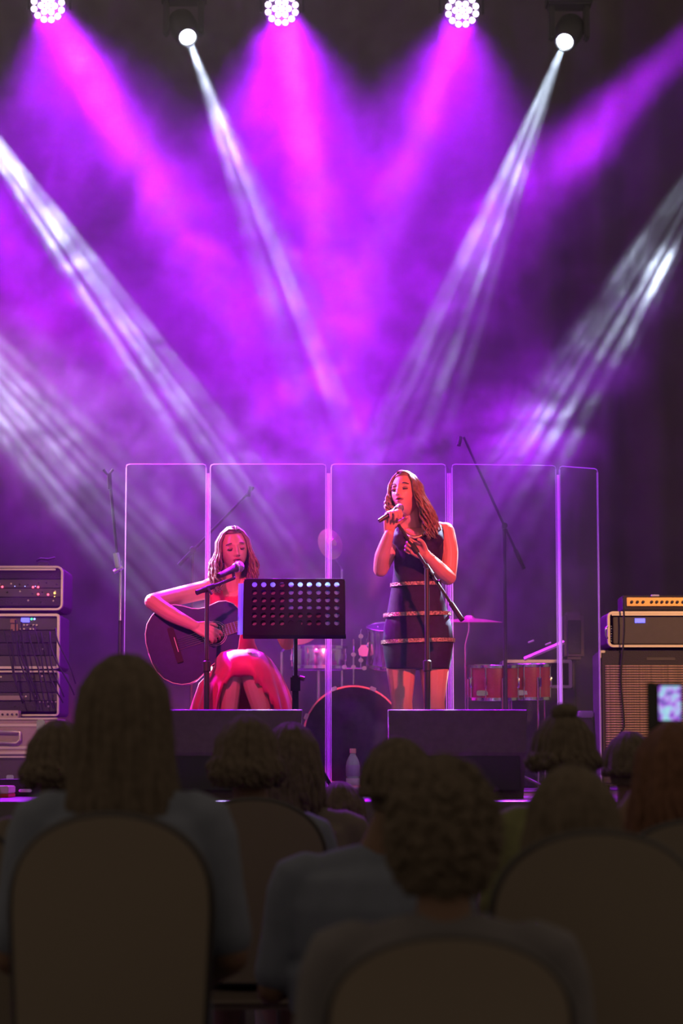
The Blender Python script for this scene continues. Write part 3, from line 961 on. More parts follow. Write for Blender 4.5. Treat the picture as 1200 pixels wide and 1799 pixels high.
def build_guitar():
    o = P(377, 1113, 11.13)                       # centre of the sound hole on the front face
    roll, yaw = radians(17), radians(7)
    ax = Vector((cos(yaw) * cos(roll), sin(yaw) * cos(roll), sin(roll))).normalized()   # towards the head
    n_ = Vector((sin(yaw), -cos(yaw), 0.10)); n_ = (n_ - ax * n_.dot(ax)).normalized()    # out of the front face
    up = n_.cross(ax); up = up if up.z > 0 else -up
    S0 = 0.335
    T = lambda s, h, d=0.0: o + ax * (s - S0) + up * h + n_ * d
    g = thing('acoustic_guitar', 'dark blue-black cutaway acoustic guitar held by the seated woman', 'guitar', o)
    hw = [(0, .0), (.002, .05), (.012, .095), (.035, .14), (.07, .173), (.11, .193), (.15, .199), (.19, .192), (.23, .172), (.265, .150), (.295, .139),
          (.325, .136), (.36, .140), (.40, .145), (.435, .138), (.465, .115), (.485, .08), (.493, .035)]
    lo = [(.493, .030), (.470, .034), (.452, .045), (.440, .070), (.428, .098), (.408, .122), (.38, .136), (.35, .138), (.325, .136), (.295, .139), (.265, .150),
          (.23, .172), (.19, .192), (.15, .199), (.11, .193), (.07, .173), (.035, .14), (.012, .095), (.002, .05)]
    out = [(s, h) for s, h in hw] + [(s, -h) for s, h in lo]
    m = MB(); m.prism(out, lambda s, h: T(s, h, -0.0), lambda s, h: T(s, h, -0.004)); m.build('top', M_gtop, g)
    m = MB(); m.prism(out, lambda s, h: T(s, h, -0.0045), lambda s, h: T(.24 + (s - .24) * .985, h * .985, -0.105)); m.build('body_shell', M_gside, g)
    MB().tube([T(s, h, 0.0005) for s, h in out] + [T(*out[0], 0.0005)], 0.0024, 6).build('binding', M_bind, g, smooth=True)
    MB().lathe([(0, 0), (.05, 0), (.05, .0012), (0, .0012)], (0, 0, 0), M=Matrix.Translation(T(S0, 0, 0.0003)) @ n_.to_track_quat('Z', 'Y').to_matrix().to_4x4(), seg=40).build('sound_hole', M_hole, g)
    for r in (0.053, 0.061):
        MB().tube([T(S0 + r * cos(2 * pi * i / 40), r * sin(2 * pi * i / 40), 0.0012) for i in range(41)], 0.0012, 5).build('rosette', M_bind, g, smooth=True)
    fm = Matrix((ax, up, n_)).transposed().to_4x4()
    B = lambda s, h, d: Matrix.Translation(T(s, h, d)) @ fm
    m = MB(); m.bbox(-.016, .016, -.09, .09, 0, .009, .003, B(.135, 0, .0005)); br = m.build('bridge', M_fret, g)
    MB().box(-.0015, .0015, -.037, .037, .009, .0125, B(.14, 0, .0005)).build('saddle', M_bind, br)
    pg = [(.295, -.055), (.31, -.095), (.28, -.122), (.235, -.118), (.215, -.09), (.24, -.065), (.27, -.05)]
    MB().prism(pg, lambda s, h: T(s, h, .0004), lambda s, h: T(s, h, .0018)).build('pickguard', M_gtop, g)
    neck = MB(); neck.limb([T(.47, 0, -.012), T(.6, 0, -.010), T(.80, 0, -.009)], [.026, .023, .0205], flat=(n_, .8)); nk = neck.build('neck', M_gside, g, smooth=True)
    m = MB(); m.loft([[T(s, -w, .001), T(s, w, .001), T(s, w, .007), T(s, -w, .007)] for s, w in ((.385, .028), (.82, .0215))]); fb = m.build('fretboard', M_fret2, g)
    for i in range(1, 21):
        s = .135 + .65 / (2 ** (i / 12.0)) if False else .80 - .65 * (1 - 2 ** (-i / 12.0))
        wd = .0215 + (.82 - s) / .435 * .0065
        MB().box(-.0007, .0007, -wd, wd, 0, .0012, B(s, 0, .007)).build('fret', M_chrome, fb)
    hd = [(.82, -.022), (.84, -.032), (.97, -.037), (.975, 0), (.97, .037), (.84, .032), (.82, .022)]
    h_ = MB().prism(hd, lambda s, h: T(s, h, .0), lambda s, h: T(s, h, -.015)).build('headstock', M_gside, g)
    for k in range(6):
        s = .862 + .036 * (k % 3); sd = 1 if k < 3 else -1
        MB().tube([T(s, sd * .030, -.008), T(s, sd * .052, -.008)], .003, 6).ell(T(s, sd * .055, -.008), .008, .005, .008).build('tuning_peg', M_chrome, h_, smooth=True)
    for k in range(6):
        h0 = (-.5 + k / 5) * .054; h1 = (-.5 + k / 5) * .037
        MB().tube([T(.14, h0, .0135), T(.82, h1, .0095)], .0006, 4).build('string', M_chrome, g)
    return g


build_guitar()

# ------------------------------------------------------------------ lighting truss with its lamps
M_lens_mag = mat('lit_led_lens', (0.9, 0.7, 1.0), 0.3, emit=(0.85, 0.62, 1.0), estr=9.0)
M_lens_wht = mat('lit_beam_lens', (1, 1, 1), 0.3, emit=(0.80, 0.92, 1.0), estr=14.0)
M_truss = mat('dark_truss', (0.10, 0.10, 0.11), 0.45, metal=0.7)

tz = P(600, -60, FD + .05).z
tr = thing('lighting_truss', 'dark box truss carrying the stage lamps above the stage', 'truss', (0, FD + .05, tz))
for i, (dy, dz) in enumerate(((-.14, 0), (.14, 0), (-.14, .29), (.14, .29))):
    MB().tube([(-6.0, FD + .05 + dy, tz + dz), (6.0, FD + .05 + dy, tz + dz)], .025, 10).build('chord', M_truss, tr, smooth=40)
for i in range(48):
    x = -6 + .25 * i
    for dy in (-.14, .14):
        MB().tube([(x, FD + .05 + dy, tz + (0.02 if i % 2 else .27)), (x + .25, FD + .05 + dy, tz + (.27 if i % 2 else .02))], .010, 6).build('brace', M_truss, tr, smooth=40)
for sx in (-5.6, 5.6):
    t = thing('truss_tower', 'dark upright truss tower holding up the %s end of the lamp truss' % ('left' if sx < 0 else 'right'), 'truss', (sx, FD + .05, STAGE))
    for dx in (-.14, .14):
        for dy in (-.14, .14):
            MB().tube([(sx + dx, FD + .05 + dy, STAGE), (sx + dx, FD + .05 + dy, tz - .03)], .025, 8).build('chord', M_truss, t, smooth=40)
    for k in range(18):
        z = STAGE + .05 + k * .28
        MB().tube([(sx - .14, FD - .09, z), (sx + .14, FD - .09, z + .28)], .010, 6).build('brace', M_truss, t, smooth=40)


def aim_matrix(src, aim):
    z = (Vector(aim) - Vector(src)).normalized()
    return Matrix.Translation(src) @ z.to_track_quat('Z', 'Y').to_matrix().to_4x4()


par_names = ['violet LED par lamp at the truss, leftmost of the row', 'violet LED par lamp right of the left white beam lamp on the truss',
             'violet LED par lamp left of the right white beam lamp on the truss', 'violet LED par lamp past the right white beam lamp', 'violet LED par lamp at the far left end of the truss']
for i, (x, y) in enumerate(PAR):
    src = P(x, y, FD)
    A = aim_matrix(src, (src + (cam.location - src) * 0.5 + Vector((0, 0, -.6))))
    t = thing('par_lamp', par_names[i], 'stage lamp', src, 'LED par lamps on the truss')
    MB().lathe([(0.05, -.20), (0.105, -.16), (0.122, -.02), (0.122, .0), (0.114, .002), (0.114, -.010), (0, -.010)], src, M=A.to_3x3().to_4x4(), seg=28).build('housing', M_blackmetal, t, smooth=40)
    pts = [(0, 0)] + [(0.045 * cos(k * pi / 3), 0.045 * sin(k * pi / 3)) for k in range(6)] + [(0.092 * cos(k * pi / 6 + .26), 0.092 * sin(k * pi / 6 + .26)) for k in range(12)]
    for px_, py_ in pts:
        q = A @ Vector((px_, py_, .002))
        MB().ell(q, 0.0195, 0.0195, 0.009, R=A.to_3x3(), seg=14, rings=8).build('lens', M_lens_mag, t, smooth=True)
    MB().tube([src + Vector((-.14, .08, 0)), src + Vector((-.14, .08, .16)), src + Vector((0, .08, .19)), src + Vector((.14, .08, .16)), src + Vector((.14, .08, 0))], .010, 6).build('yoke', M_blackmetal, t, smooth=40)
    MB().tube([src + Vector((0, .08, .18)), (src.x, src.y + .08, tz - .02)], .016, 8).build('clamp', M_blackmetal, t, smooth=40)
head_names = ['white beam moving head lamp, left one of the two in view', 'white beam moving head lamp, right one of the two in view',
              'white beam moving head lamp past the left par lamp', 'white beam moving head lamp at the far left end of the truss', 'white beam moving head lamp past the right par lamp']
for i, ((x, y), (ax, ay)) in enumerate(HEADS):
    src = P(x, y, FD)
    A = aim_matrix(src, P(ax, ay, 11.3))
    Rm = A.to_3x3().to_4x4()
    t = thing('moving_head', head_names[i], 'stage lamp', src, 'beam moving heads on the truss')
    MB().lathe([(0.03, -.30), (0.085, -.26), (0.095, -.14), (0.075, -.02), (0.070, .0), (0.060, .002), (0.058, -.012), (0, -.012)], src, M=Rm, seg=24).build('head', M_blackmetal, t, smooth=40)
    MB().lathe([(0, -.010), (.054, -.010), (.045, .004), (0.02, .011), (0, .012)], src, M=Rm, seg=24).build('lens', M_lens_wht, t, smooth=True)
    c = A @ Vector((0, 0, -.17))
    for s_ in (-1, 1):
        MB().bbox(c.x + s_ * .115 - .018, c.x + s_ * .115 + .018, c.y - .05, c.y + .05, c.z - .06, c.z + .17, .01).build('yoke_arm', M_blackmetal, t)
        MB().tube([c + Vector((s_ * .085, 0, 0)), c + Vector((s_ * .12, 0, 0))], .025, 10).build('pivot', M_blackmetal, t, smooth=40)
    MB().bbox(c.x - .15, c.x + .15, c.y - .09, c.y + .09, c.z + .16, c.z + .26, .015).build('base', M_blackmetal, t)
    MB().tube([(c.x, c.y, c.z + .25), (c.x, c.y, max(tz - .02, c.z + .27))], .02, 8).build('clamp', M_blackmetal, t, smooth=40)

# ------------------------------------------------------------------ floor monitors
M_mon = mat('monitor_haze_tint', (0.14, 0.085, 0.13), 0.5, noise=0.15, nscale=30, bump=0.1)  # purple of the haze light mixed into the base colour
M_grille = mat('black_grille', (0.03, 0.03, 0.035), 0.6, bump=0.6, nscale=300)
for x0, x1, y0_, lab in ((284, 533, 10.0, 'black wedge floor monitor in front of the seated guitarist'), (680, 929, 10.02, 'black wedge floor monitor in front of the standing singer')):
    a, b = P(x0, 1245, y0_).x, P(x1, 1245, y0_).x
    H = P(600, 1246, y0_).z - STAGE
    t = thing('floor_monitor', lab, 'speaker', ((a + b) / 2, y0_, STAGE), 'floor monitors along the stage front')
    prof = [(.03, 0), (.0, .20), (.03, H - .004), (.036, H), (.10, H), (.40, .07), (.41, 0)]
    tap = lambda z: .018 * (1 - z / H)
    m = MB(); m.prism(prof, lambda y, z: Vector((a + .006 + tap(z) * .3, y0_ + y, STAGE + z)), lambda y, z: Vector((b - .006 - tap(z), y0_ + y, STAGE + z)))
    m.build('cabinet', M_mon, t)
    m = MB(); m.bbox(a + .04, b - .04, y0_ - .006, y0_ + .02, STAGE + .035, STAGE + .185, .004); m.build('recessed_panel', M_blackpl, t)
    Mx = Matrix.Translation(Vector(((a + b) / 2, y0_ + .25, STAGE + .235))) @ Matrix.Rotation(radians(-43.5), 4, 'X') 
    m = MB(); m.bbox(-.27, .27, -.19, .19, .0, .012, .005, M=Mx); m.build('grille', M_grille, t)
    m = MB(); m.bbox(a - .001, a + .006, y0_ + .1, y0_ + .22, STAGE + .16, STAGE + .20, .002); m.build('handle', M_blackmetal, t)

# ------------------------------------------------------------------ music stand
M_desk = mat('music_stand_black', (0.010, 0.012, 0.022), 0.7, spec=0.1)
M_paper = mat('blue_lit_folder', (0.16, 0.52, 0.98), 0.5)  # blue light falling on the folders is put into their colour


_nt = M_paper.node_tree
_t = _nt.nodes.new('ShaderNodeBsdfTranslucent'); _t.inputs[0].default_value = (0.6, 0.85, 1.0, 1)
_m = _nt.nodes.new('ShaderNodeMixShader'); _m.inputs[0].default_value = 0.5
_nt.links.new(_nt.nodes['Principled BSDF'].outputs[0], _m.inputs[1]); _nt.links.new(_t.outputs[0], _m.inputs[2])
_nt.links.new(_m.outputs[0], _nt.nodes['Material Output'].inputs[0])


def music_stand():
    D0 = 10.72
    c0 = P(517, 1066, D0)
    t = thing('music_stand', 'black perforated music stand in front of the seated guitarist', 'music stand', (c0.x + .005, D0 + .08, STAGE))
    W = (P(606, 1066, D0).x - P(429, 1066, D0).x); H = P(517, 1014, D0).z - P(517, 1116, D0).z
    R = Matrix.Rotation(radians(-14), 4, 'X')
    M = Matrix.Translation(c0) @ R
    # plate with a grid of real round holes
    nx, ny = 10, 6
    xs = [P(446.8 + 16.1 * i, 1066, D0).x - c0.x for i in range(nx)]
    zs = [(c0.z - P(600, 1025 + 14.1 * j, D0).z) * -1 for j in range(ny)]
    px_, pz_ = xs[1] - xs[0], zs[0] - zs[1]
    r = .0125
    vs, fs = [], []
    ns = 16

    def V(x, y, z): vs.append(M @ Vector((x, y, z))); return len(vs) - 1
    for side in (0.0, 0.004):
        for i in range(nx):
            for j in range(ny):
                inn = [V(xs[i] + r * cos(2 * pi * k / ns), side, zs[j] + r * sin(2 * pi * k / ns)) for k in range(ns)]
                out = []
                for k in range(ns):
                    a = 2 * pi * k / ns
                    ca, sa = cos(a), sin(a)
                    q = max(abs(ca), abs(sa))
                    out.append(V(xs[i] + ca / q * px_ / 2, side, zs[j] + sa / q * pz_ / 2))
                for k in range(ns):
                    k2 = (k + 1) % ns
                    fs.append((inn[k], inn[k2], out[k2], out[k]))
    m = MB(); m.add(vs, fs)
    nh = ns * 2 * nx * ny
    for q in range(nx * ny):
        for k in range(ns):
            a, b = q * ns * 2 + k, q * ns * 2 + (k + 1) % ns
            m.f.append((a, b, b + nh, a + nh))
    xl, xr = xs[0] - px_ / 2, xs[-1] + px_ / 2
    zt, zb = zs[0] + pz_ / 2, zs[-1] - pz_ / 2
    m.box(-W / 2, xl, 0, .004, -H / 2, H / 2, M); m.box(xr, W / 2, 0, .004, -H / 2, H / 2, M)
    m.box(xl, xr, 0, .004, zt, H / 2, M); m.box(xl, xr, 0, .004, -H / 2, zb, M)
    m.build('desk_plate', M_desk, t)
    m = MB(); m.tube([M @ Vector(p) for p in ((-W / 2, .002, -H / 2), (-W / 2, .002, H / 2 - .01), (-W / 2 + .01, .002, H / 2), (W / 2 - .01, .002, H / 2), (W / 2, .002, H / 2 - .01), (W / 2, .002, -H / 2))], .0035, 6)
    m.build('rim', M_desk, t, smooth=True)
    m = MB(); m.box(-W / 2 - .004, W / 2 + .006, -.004, .055, -H / 2 - .004, -H / 2 + .0, M); m.box(-W / 2 - .004, W / 2 + .006, .051, .055, -H / 2, -H / 2 + .018, M)
    m.build('ledge', M_desk, t)
    hub = M @ Vector((0.005, .03, -H / 2 + .05))
    top = Vector((c0.x + .005, D0 + .06, hub.z - .06))
    MB().bbox(-.03, .03, .004, .018, -H / 2 + .02, -H / 2 + .075, .004, M).build('bracket', M_desk, t)
    MB().tube([hub, top], .009, 8).build('tilt_joint', M_desk, t, smooth=40)
    bt = Vector((top.x, top.y, STAGE + .33))
    zc = P(520, 1190, D0).z
    MB().tube([top + Vector((0, 0, .02)), Vector((top.x, top.y, zc))], .010, 12).build('inner_pole', M_desk, t, smooth=40)
    po = MB().tube([Vector((top.x, top.y, zc)), bt + Vector((0, 0, -.2))], .0155, 12).build('outer_pole', M_desk, t, smooth=40)
    MB().bbox(top.x - .023, top.x + .023, top.y - .023, top.y + .023, zc - .07, zc + .01, .008).build('clutch', M_desk, t)
    MB().tube([Vector((top.x + .02, top.y, zc)), Vector((top.x + .042, top.y - .004, zc - .006))], .011, 8).build('knob', M_blackmetal, t, smooth=40)
    hubz = P(520, 1283, D0).z
    for a in (-20, 100, 220):
        d = Vector((cos(radians(a)), sin(radians(a)), 0))
        foot = Vector((top.x, top.y, STAGE + .012)) + d * .20
        lg = MB().tube([Vector((top.x, top.y, hubz)) + d * .015, foot], .0095, 8).build('leg', M_desk, t, smooth=40)
        MB().tube([Vector((top.x, top.y, STAGE + .13)), Vector((top.x, top.y, hubz)) * .4 + foot * .6], .006, 6).build('leg_strut', M_desk, t, smooth=40)
    # folders tinted for blue light on them, an added dark sheet behind
    def sheet(x0, x1, z0, z1, dy, nm, par=None, lab=None):
        rings_ = []
        n = 10
        for i in range(n + 1):
            x = x0 + (x1 - x0) * i / n
            y = dy + .003 * sin(i * 1.1)
            rings_.append([M @ Vector((x, y, z0)), M @ Vector((x, y + .001, z1)), M @ Vector((x, y + .0018, z1)), M @ Vector((x, y + .0008, z0))])
        o = MB().loft(rings_)
        if par: return o.build(nm, M_paper, par)
        o = o.build(nm, M_paper, None, loc=M @ Vector(((x0 + x1) / 2, dy, -H / 2)))
        return tag(o, lab, 'folder')
    f1 = sheet(-W / 2 - .028, xs[0] - .016, -H / 2 + .003, H / 2 - .018, .010, 'folder', None, 'folder tinted for the blue light on it, sticking out past the left edge of the perforated stand')
    sheet(xs[0] - .015, xs[2] + .012, zs[0] - .012, H / 2 - .010, .010, 'top_tab', f1)
    f2 = sheet(xs[8] - .016, W / 2 - .006, -H / 2 + .003, H / 2 - .010, .012, 'folder', None, 'folder tinted for the blue light on it, behind the right end of the perforated stand')
    sheet(xs[4] - .015, xs[8] - .017, zs[3] - .004, H / 2 - .010, .012, 'raised_sheet', f2)
    bn = MB().bbox(-W / 2 + .01, W / 2 - .008, .022, .034, -H / 2 + .003, H / 2 - .012, .003, M).build('dark_backing', M_blackpl, None, loc=M @ Vector((0, .028, -H / 2)))  # added black sheet so the holes without a folder read dark
    tag(bn, 'added black sheet behind the tinted folders, darkening the other holes of the perforated stand', 'dark_backing')
    return c0, M


ms_c, ms_M = music_stand()


# ------------------------------------------------------------------ microphone stands
def tripod(t, x, y, r=.28, h=.10, m_=M_blackmetal, n=3, rot=30, foot=True):
    for k in range(n):
        a = radians(rot + 360 / n * k)
        lg = MB().tube([(x, y, STAGE + h), (x + cos(a) * r, y + sin(a) * r, STAGE + .014)], .009, 8).build('leg', m_, t, smooth=40)
        if foot:
            MB().ell((x + cos(a) * r, y + sin(a) * r, STAGE + .014), .016, .016, .013, seg=10, rings=6).build('rubber_foot', M_rubber, lg, smooth=True)


def boom_stand(label, pole_px, D_, joint_py, b0, b1, extra=None, r=.28, rot=30, h=.10, pr=.0105):
    pt = P(pole_px, joint_py, D_)
    t = thing('microphone_stand', label, 'microphone stand', (pt.x, D_, STAGE))
    ztop = pt.z
    MB().tube([(pt.x, D_, STAGE + .08), (pt.x, D_, STAGE + .62)], pr * 1.25, 12).build('outer_tube', M_blackmetal, t, smooth=40)
    MB().tube([(pt.x, D_, STAGE + .60), (pt.x, D_, ztop)], pr, 12).build('inner_tube', M_blackmetal, t, smooth=40)
    MB().lathe([(.012, 0), (.02, .005), (.02, .05), (.012, .056)], (pt.x, D_, STAGE + .58), seg=14).build('clutch', M_blackmetal, t, smooth=40)
    MB().lathe([(.015, -.03), (.026, -.02), (.026, .025), (.015, .035)], (pt.x, D_, STAGE + h), seg=14).build('hub', M_blackmetal, t, smooth=40)
    tripod(t, pt.x, D_, r, h, rot=rot)
    bm_ = MB().tube([b0, b1], .0075, 10).build('boom', M_blackmetal, t, smooth=40)
    d = (b1 - b0).normalized()
    MB().tube([b0 - d * .002, b0 + d * .10], .0125, 12).build('counterweight', M_blackmetal, t, smooth=40)
    j = b0 + d * d.dot(pt - b0)
    MB().tube([j - d * .03, j + d * .03], .014, 12).build('boom_joint', M_blackmetal, t, smooth=40)
    MB().tube([pt - Vector((0, 0, .01)), j + Vector((0, -.016, 0))], .012, 10).build('tilt_head', M_blackmetal, t, smooth=40)
    MB().tube([j + Vector((0, -.015, -.0)), j + Vector((.02, -.035, -.03))], .006, 8).build('tightening_knob', M_blackmetal, t, smooth=40)
    return t


# guitarist's stand
b0, b1 = P(346, 1041, 10.80), P(411, 1016, 10.92)
gs = boom_stand('black boom microphone stand rising in front of the dark guitar', 364, 10.84, 1034, b0, b1, rot=10)
m0, m1 = P(399, 1005, 10.91), P(421, 995, 10.99)
cl = MB(); cl.tube([b1, (m0 + m1) / 2 - Vector((0, 0, .012))], .008, 8); cl.tube([m0 * .75 + m1 * .25, m0 * .45 + m1 * .55], .017, 12)
cl.build('mic_clip', M_blackmetal, gs, smooth=40)
mm0 = m0 - (m1 - m0).normalized() * .07
mic(mm0, m1 + (m1 - m0).normalized() * .012, 'black microphone with silver head on the stand at the seated woman\'s mouth')
# singer's stand, boom crossing in front of her
b0, b1 = P(812, 1089, 10.70), P(700, 922, 10.90)
ss = boom_stand('black microphone stand whose boom crosses the standing singer', 750, 10.78, 1000, b0, b1, rot=60, pr=.0115)
MB().tube([P(766, 1021, 10.76), P(774, 1020, 10.74)], .006, 8).build('adjusting_knob', M_blackmetal, ss, smooth=40)
MB().lathe([(.013, 0), (.015, .01), (.015, .06), (.012, .07)], P(733, 971, 10.845), M=(b1 - b0).normalized().to_track_quat('Z', 'Y').to_matrix().to_4x4(), seg=12).build('boom_clutch', M_blackmetal, ss, smooth=40)

# tall stand at the left of the shield
tx = 207
D_ = 12.35
p0 = P(192, 830, D_); p1 = P(205, 992, D_)
tall = thing('microphone_stand', 'tall black microphone stand left of the clear drum shield, clip empty', 'microphone stand', (P(209, 1300, D_).x, D_, STAGE))
x_ = P(209, 1300, D_).x
MB().tube([(x_, D_, STAGE + .08), (x_, D_, P(0 + 209, 1090, D_).z)], .012, 10).build('outer_tube', M_blackmetal, tall, smooth=40)
MB().tube([(x_, D_, P(209, 1092, D_).z), (x_, D_, P(209, 985, D_).z)], .0085, 10).build('inner_tube', M_chrome, tall, smooth=40)
tripod(tall, x_, D_, .30, .10, rot=50)
MB().tube([P(209, 1004, D_ - .02), P(192, 832, D_ - .02)], .0085, 10).build('boom', M_blackmetal, tall, smooth=40)
MB().tube([P(204, 972, D_ - .022), P(208, 998, D_ - .022)], .019, 10).build('boom_joint', M_chrome, tall, smooth=40)
MB().tube([P(200, 1005, D_ - .02), P(216, 996, D_ - .02)], .012, 10).build('tightening_knob', M_chrome, tall, smooth=40)
MB().tube([P(182, 825, D_ - .02), P(190, 835, D_ - .02), P(199, 825, D_ - .02)], .009, 8).build('mic_clip', M_blackmetal, tall, smooth=40)
MB().tube([P(192, 832, D_ - .02), P(193, 860, D_ - .02)], .013, 8).build('clip_socket', M_blackmetal, tall, smooth=40)

# ------------------------------------------------------------------ water bottle
M_water = bpy.data.materials.new('clear_plastic_water')
M_water.use_nodes = True
_b = M_water.node_tree.nodes['Principled BSDF']
_b.inputs['Base Color'].default_value = (0.85, 0.88, 1, 1); _b.inputs['Roughness'].default_value = 0.12
_b.inputs['Alpha'].default_value = 0.42
M_label = mat('bottle_label', (0.35, 0.20, 0.45), 0.5)
M_label2 = mat('bottle_label_pale', (0.70, 0.50, 0.70), 0.5)
M_cap = mat('pink_cap', (0.85, 0.35, 0.40), 0.4)
bp = P(620, 1390, 10.95); bp.z = STAGE
bt = thing('water_bottle', 'clear plastic water bottle with a pink cap standing between the floor monitors', 'bottle', bp)
k = (P(620, 1315, 10.95).z - STAGE) / .222
prof = [(0, .001), (.026, 0), (.031, .006), (.031, .03), (.028, .042), (.0315, .055), (.0315, .07), (.029, .085), (.029, .10), (.0315, .115), (.033, .14), (.030, .158), (.022, .178), (.0145, .190), (.0125, .202), (.0125, .208), (0, .208)]
MB().lathe([(r * 1.02, h * k) for r, h in prof], bp, seg=28).build('bottle_body', M_water, bt, smooth=40)
MB().lathe([(.0325, .048 * k), (.0332, .05 * k), (.0332, .078 * k), (.0325, .08 * k)], bp, seg=28).build('lower_label', M_label2, bt, smooth=40)
MB().lathe([(.0325, .090 * k), (.0338, .092 * k), (.0338, .142 * k), (.0325, .144 * k)], bp, seg=28).build('label', M_label, bt, smooth=40)
MB().lathe([(.0145, .199 * k), (.0155, .2 * k), (.0155, .220 * k), (.014, .222 * k), (0, .222 * k)], bp, seg=20).build('cap', M_cap, bt, smooth=40)

# ------------------------------------------------------------------ clear drum shield
def acrylic():
    m = bpy.data.materials.new('clear_acrylic')
    m.use_nodes = True
    nt = m.node_tree
    nt.nodes.remove(nt.nodes['Principled BSDF'])
    out = nt.nodes['Material Output']
    tr_ = nt.nodes.new('ShaderNodeBsdfTransparent'); tr_.inputs[0].default_value = (0.97, 0.97, 0.98, 1)
    gl = nt.nodes.new('ShaderNodeBsdfGlossy'); gl.inputs['Roughness'].default_value = 0.10
    mx = nt.nodes.new('ShaderNodeMixShader')
    fr = nt.nodes.new('ShaderNodeFresnel'); fr.inputs[0].default_value = 1.35
    nt.links.new(fr.outputs[0], mx.inputs[0]); nt.links.new(tr_.outputs[0], mx.inputs[1]); nt.links.new(gl.outputs[0], mx.inputs[2])
    df = nt.nodes.new('ShaderNodeBsdfDiffuse'); df.inputs[0].default_value = (0.8, 0.8, 0.85, 1)
    tc = nt.nodes.new('ShaderNodeTexCoord'); no = nt.nodes.new('ShaderNodeTexNoise'); no.inputs['Scale'].default_value = 5; no.inputs['Detail'].default_value = 6
    nt.links.new(tc.outputs['Object'], no.inputs['Vector'])
    mr = nt.nodes.new('ShaderNodeMapRange'); nt.links.new(no.outputs[0], mr.inputs[0])
    mr.inputs[1].default_value = .5; mr.inputs[2].default_value = .8; mr.inputs[3].default_value = .006; mr.inputs[4].default_value = .045
    m2 = nt.nodes.new('ShaderNodeMixShader'); nt.links.new(mr.outputs[0], m2.inputs[0])
    nt.links.new(mx.outputs[0], m2.inputs[1]); nt.links.new(df.outputs[0], m2.inputs[2])
    nt.links.new(m2.outputs[0], out.inputs[0])
    return m


def edge_mat():
    m = bpy.data.materials.new('acrylic_edge')
    m.use_nodes = True
    nt = m.node_tree
    b = nt.nodes['Principled BSDF']
    b.inputs['Base Color'].default_value = (0.9, 0.9, 0.95, 1); b.inputs['Roughness'].default_value = 0.35
    t_ = nt.nodes.new('ShaderNodeBsdfTranslucent'); t_.inputs[0].default_value = (0.9, 0.9, 0.95, 1)
    tp = nt.nodes.new('ShaderNodeBsdfTransparent')
    mx = nt.nodes.new('ShaderNodeMixShader'); mx.inputs[0].default_value = 0.6
    nt.links.new(b.outputs[0], mx.inputs[1]); nt.links.new(t_.outputs[0], mx.inputs[2])
    m2 = nt.nodes.new('ShaderNodeMixShader'); m2.inputs[0].default_value = 0.35
    nt.links.new(mx.outputs[0], m2.inputs[1]); nt.links.new(tp.outputs[0], m2.inputs[2])
    nt.links.new(m2.outputs[0], nt.nodes['Material Output'].inputs[0])
    return m


M_acr = acrylic(); M_edge = edge_mat()
sh_names = ['leftmost clear panel of the drum shield', 'clear drum shield panel behind the seated guitarist', 'clear drum shield panel behind the bass drum and standing singer',
            'clear drum shield panel just right of the standing singer', 'narrow rightmost clear panel of the drum shield']
SH = [((218, 12.0), (361, 12.0)), ((367, 12.0), (573, 12.0)), ((581, 12.0), (785, 12.0)), ((795, 12.0), (980, 12.06)), ((986, 12.08), (1054, 12.20))]
for i, ((xa, da), (xb, db)) in enumerate(SH):
    a, b = P(xa, 1100, da), P(xb, 1100, db)
    a.z = b.z = STAGE
    top = P((xa + xb) / 2, 815, 12.0).z - STAGE
    u = (b - a).normalized(); nrm = Vector((-u.y, u.x, 0))
    W = (b - a).length
    t = thing('shield_panel', sh_names[i], 'drum shield', a + u * W / 2, 'clear panels of the drum shield')
    c = .02
    out = [(0, 0), (W, 0), (W, top - c), (W - c * .3, top - c * .3), (W - c, top), (c, top), (c * .3, top - c * .3), (0, top - c)]
    T = lambda s, h, d=0.0: a + u * s + Vector((0, 0, h)) + nrm * d
    MB().prism(out, lambda s, h: T(s, h), lambda s, h: T(s, h, .006)).build('panel', M_acr, t)
    for s0, s1 in ((0, .0048), (W - .0048, W)):
        MB().add([T(s0, 0, -.002), T(s1, 0, -.002), T(s1, 0, .008), T(s0, 0, .008), T(s0, top - c, -.002), T(s1, top - c, -.002), T(s1, top - c, .008), T(s0, top - c, .008)],
                 [(0, 3, 2, 1), (4, 5, 6, 7), (0, 1, 5, 4), (1, 2, 6, 5), (2, 3, 7, 6), (3, 0, 4, 7)]).build('side_edge', M_edge, t)
    MB().tube([T(0.002, top - c, .003), T(c * .3, top - c * .3, .003), T(c, top - .001, .003), T(W - c, top - .001, .003), T(W - c * .3, top - c * .3, .003), T(W - .002, top - c, .003)], .0025, 6).build('top_edge', M_edge, t, smooth=True)
    if i < 4:                                    # clear hinge strip to the next panel
        nx_ = P(SH[i + 1][0][0], 1100, SH[i + 1][0][1]); nx_.z = STAGE
        v_ = nx_ - b
        m = MB()
        for k in (.25, .5, .75):
            m.tube([b + v_ * k, b + v_ * k + Vector((0, 0, top - .05))], .0022, 6)
        m.build('hinge', M_edge, t, smooth=True)

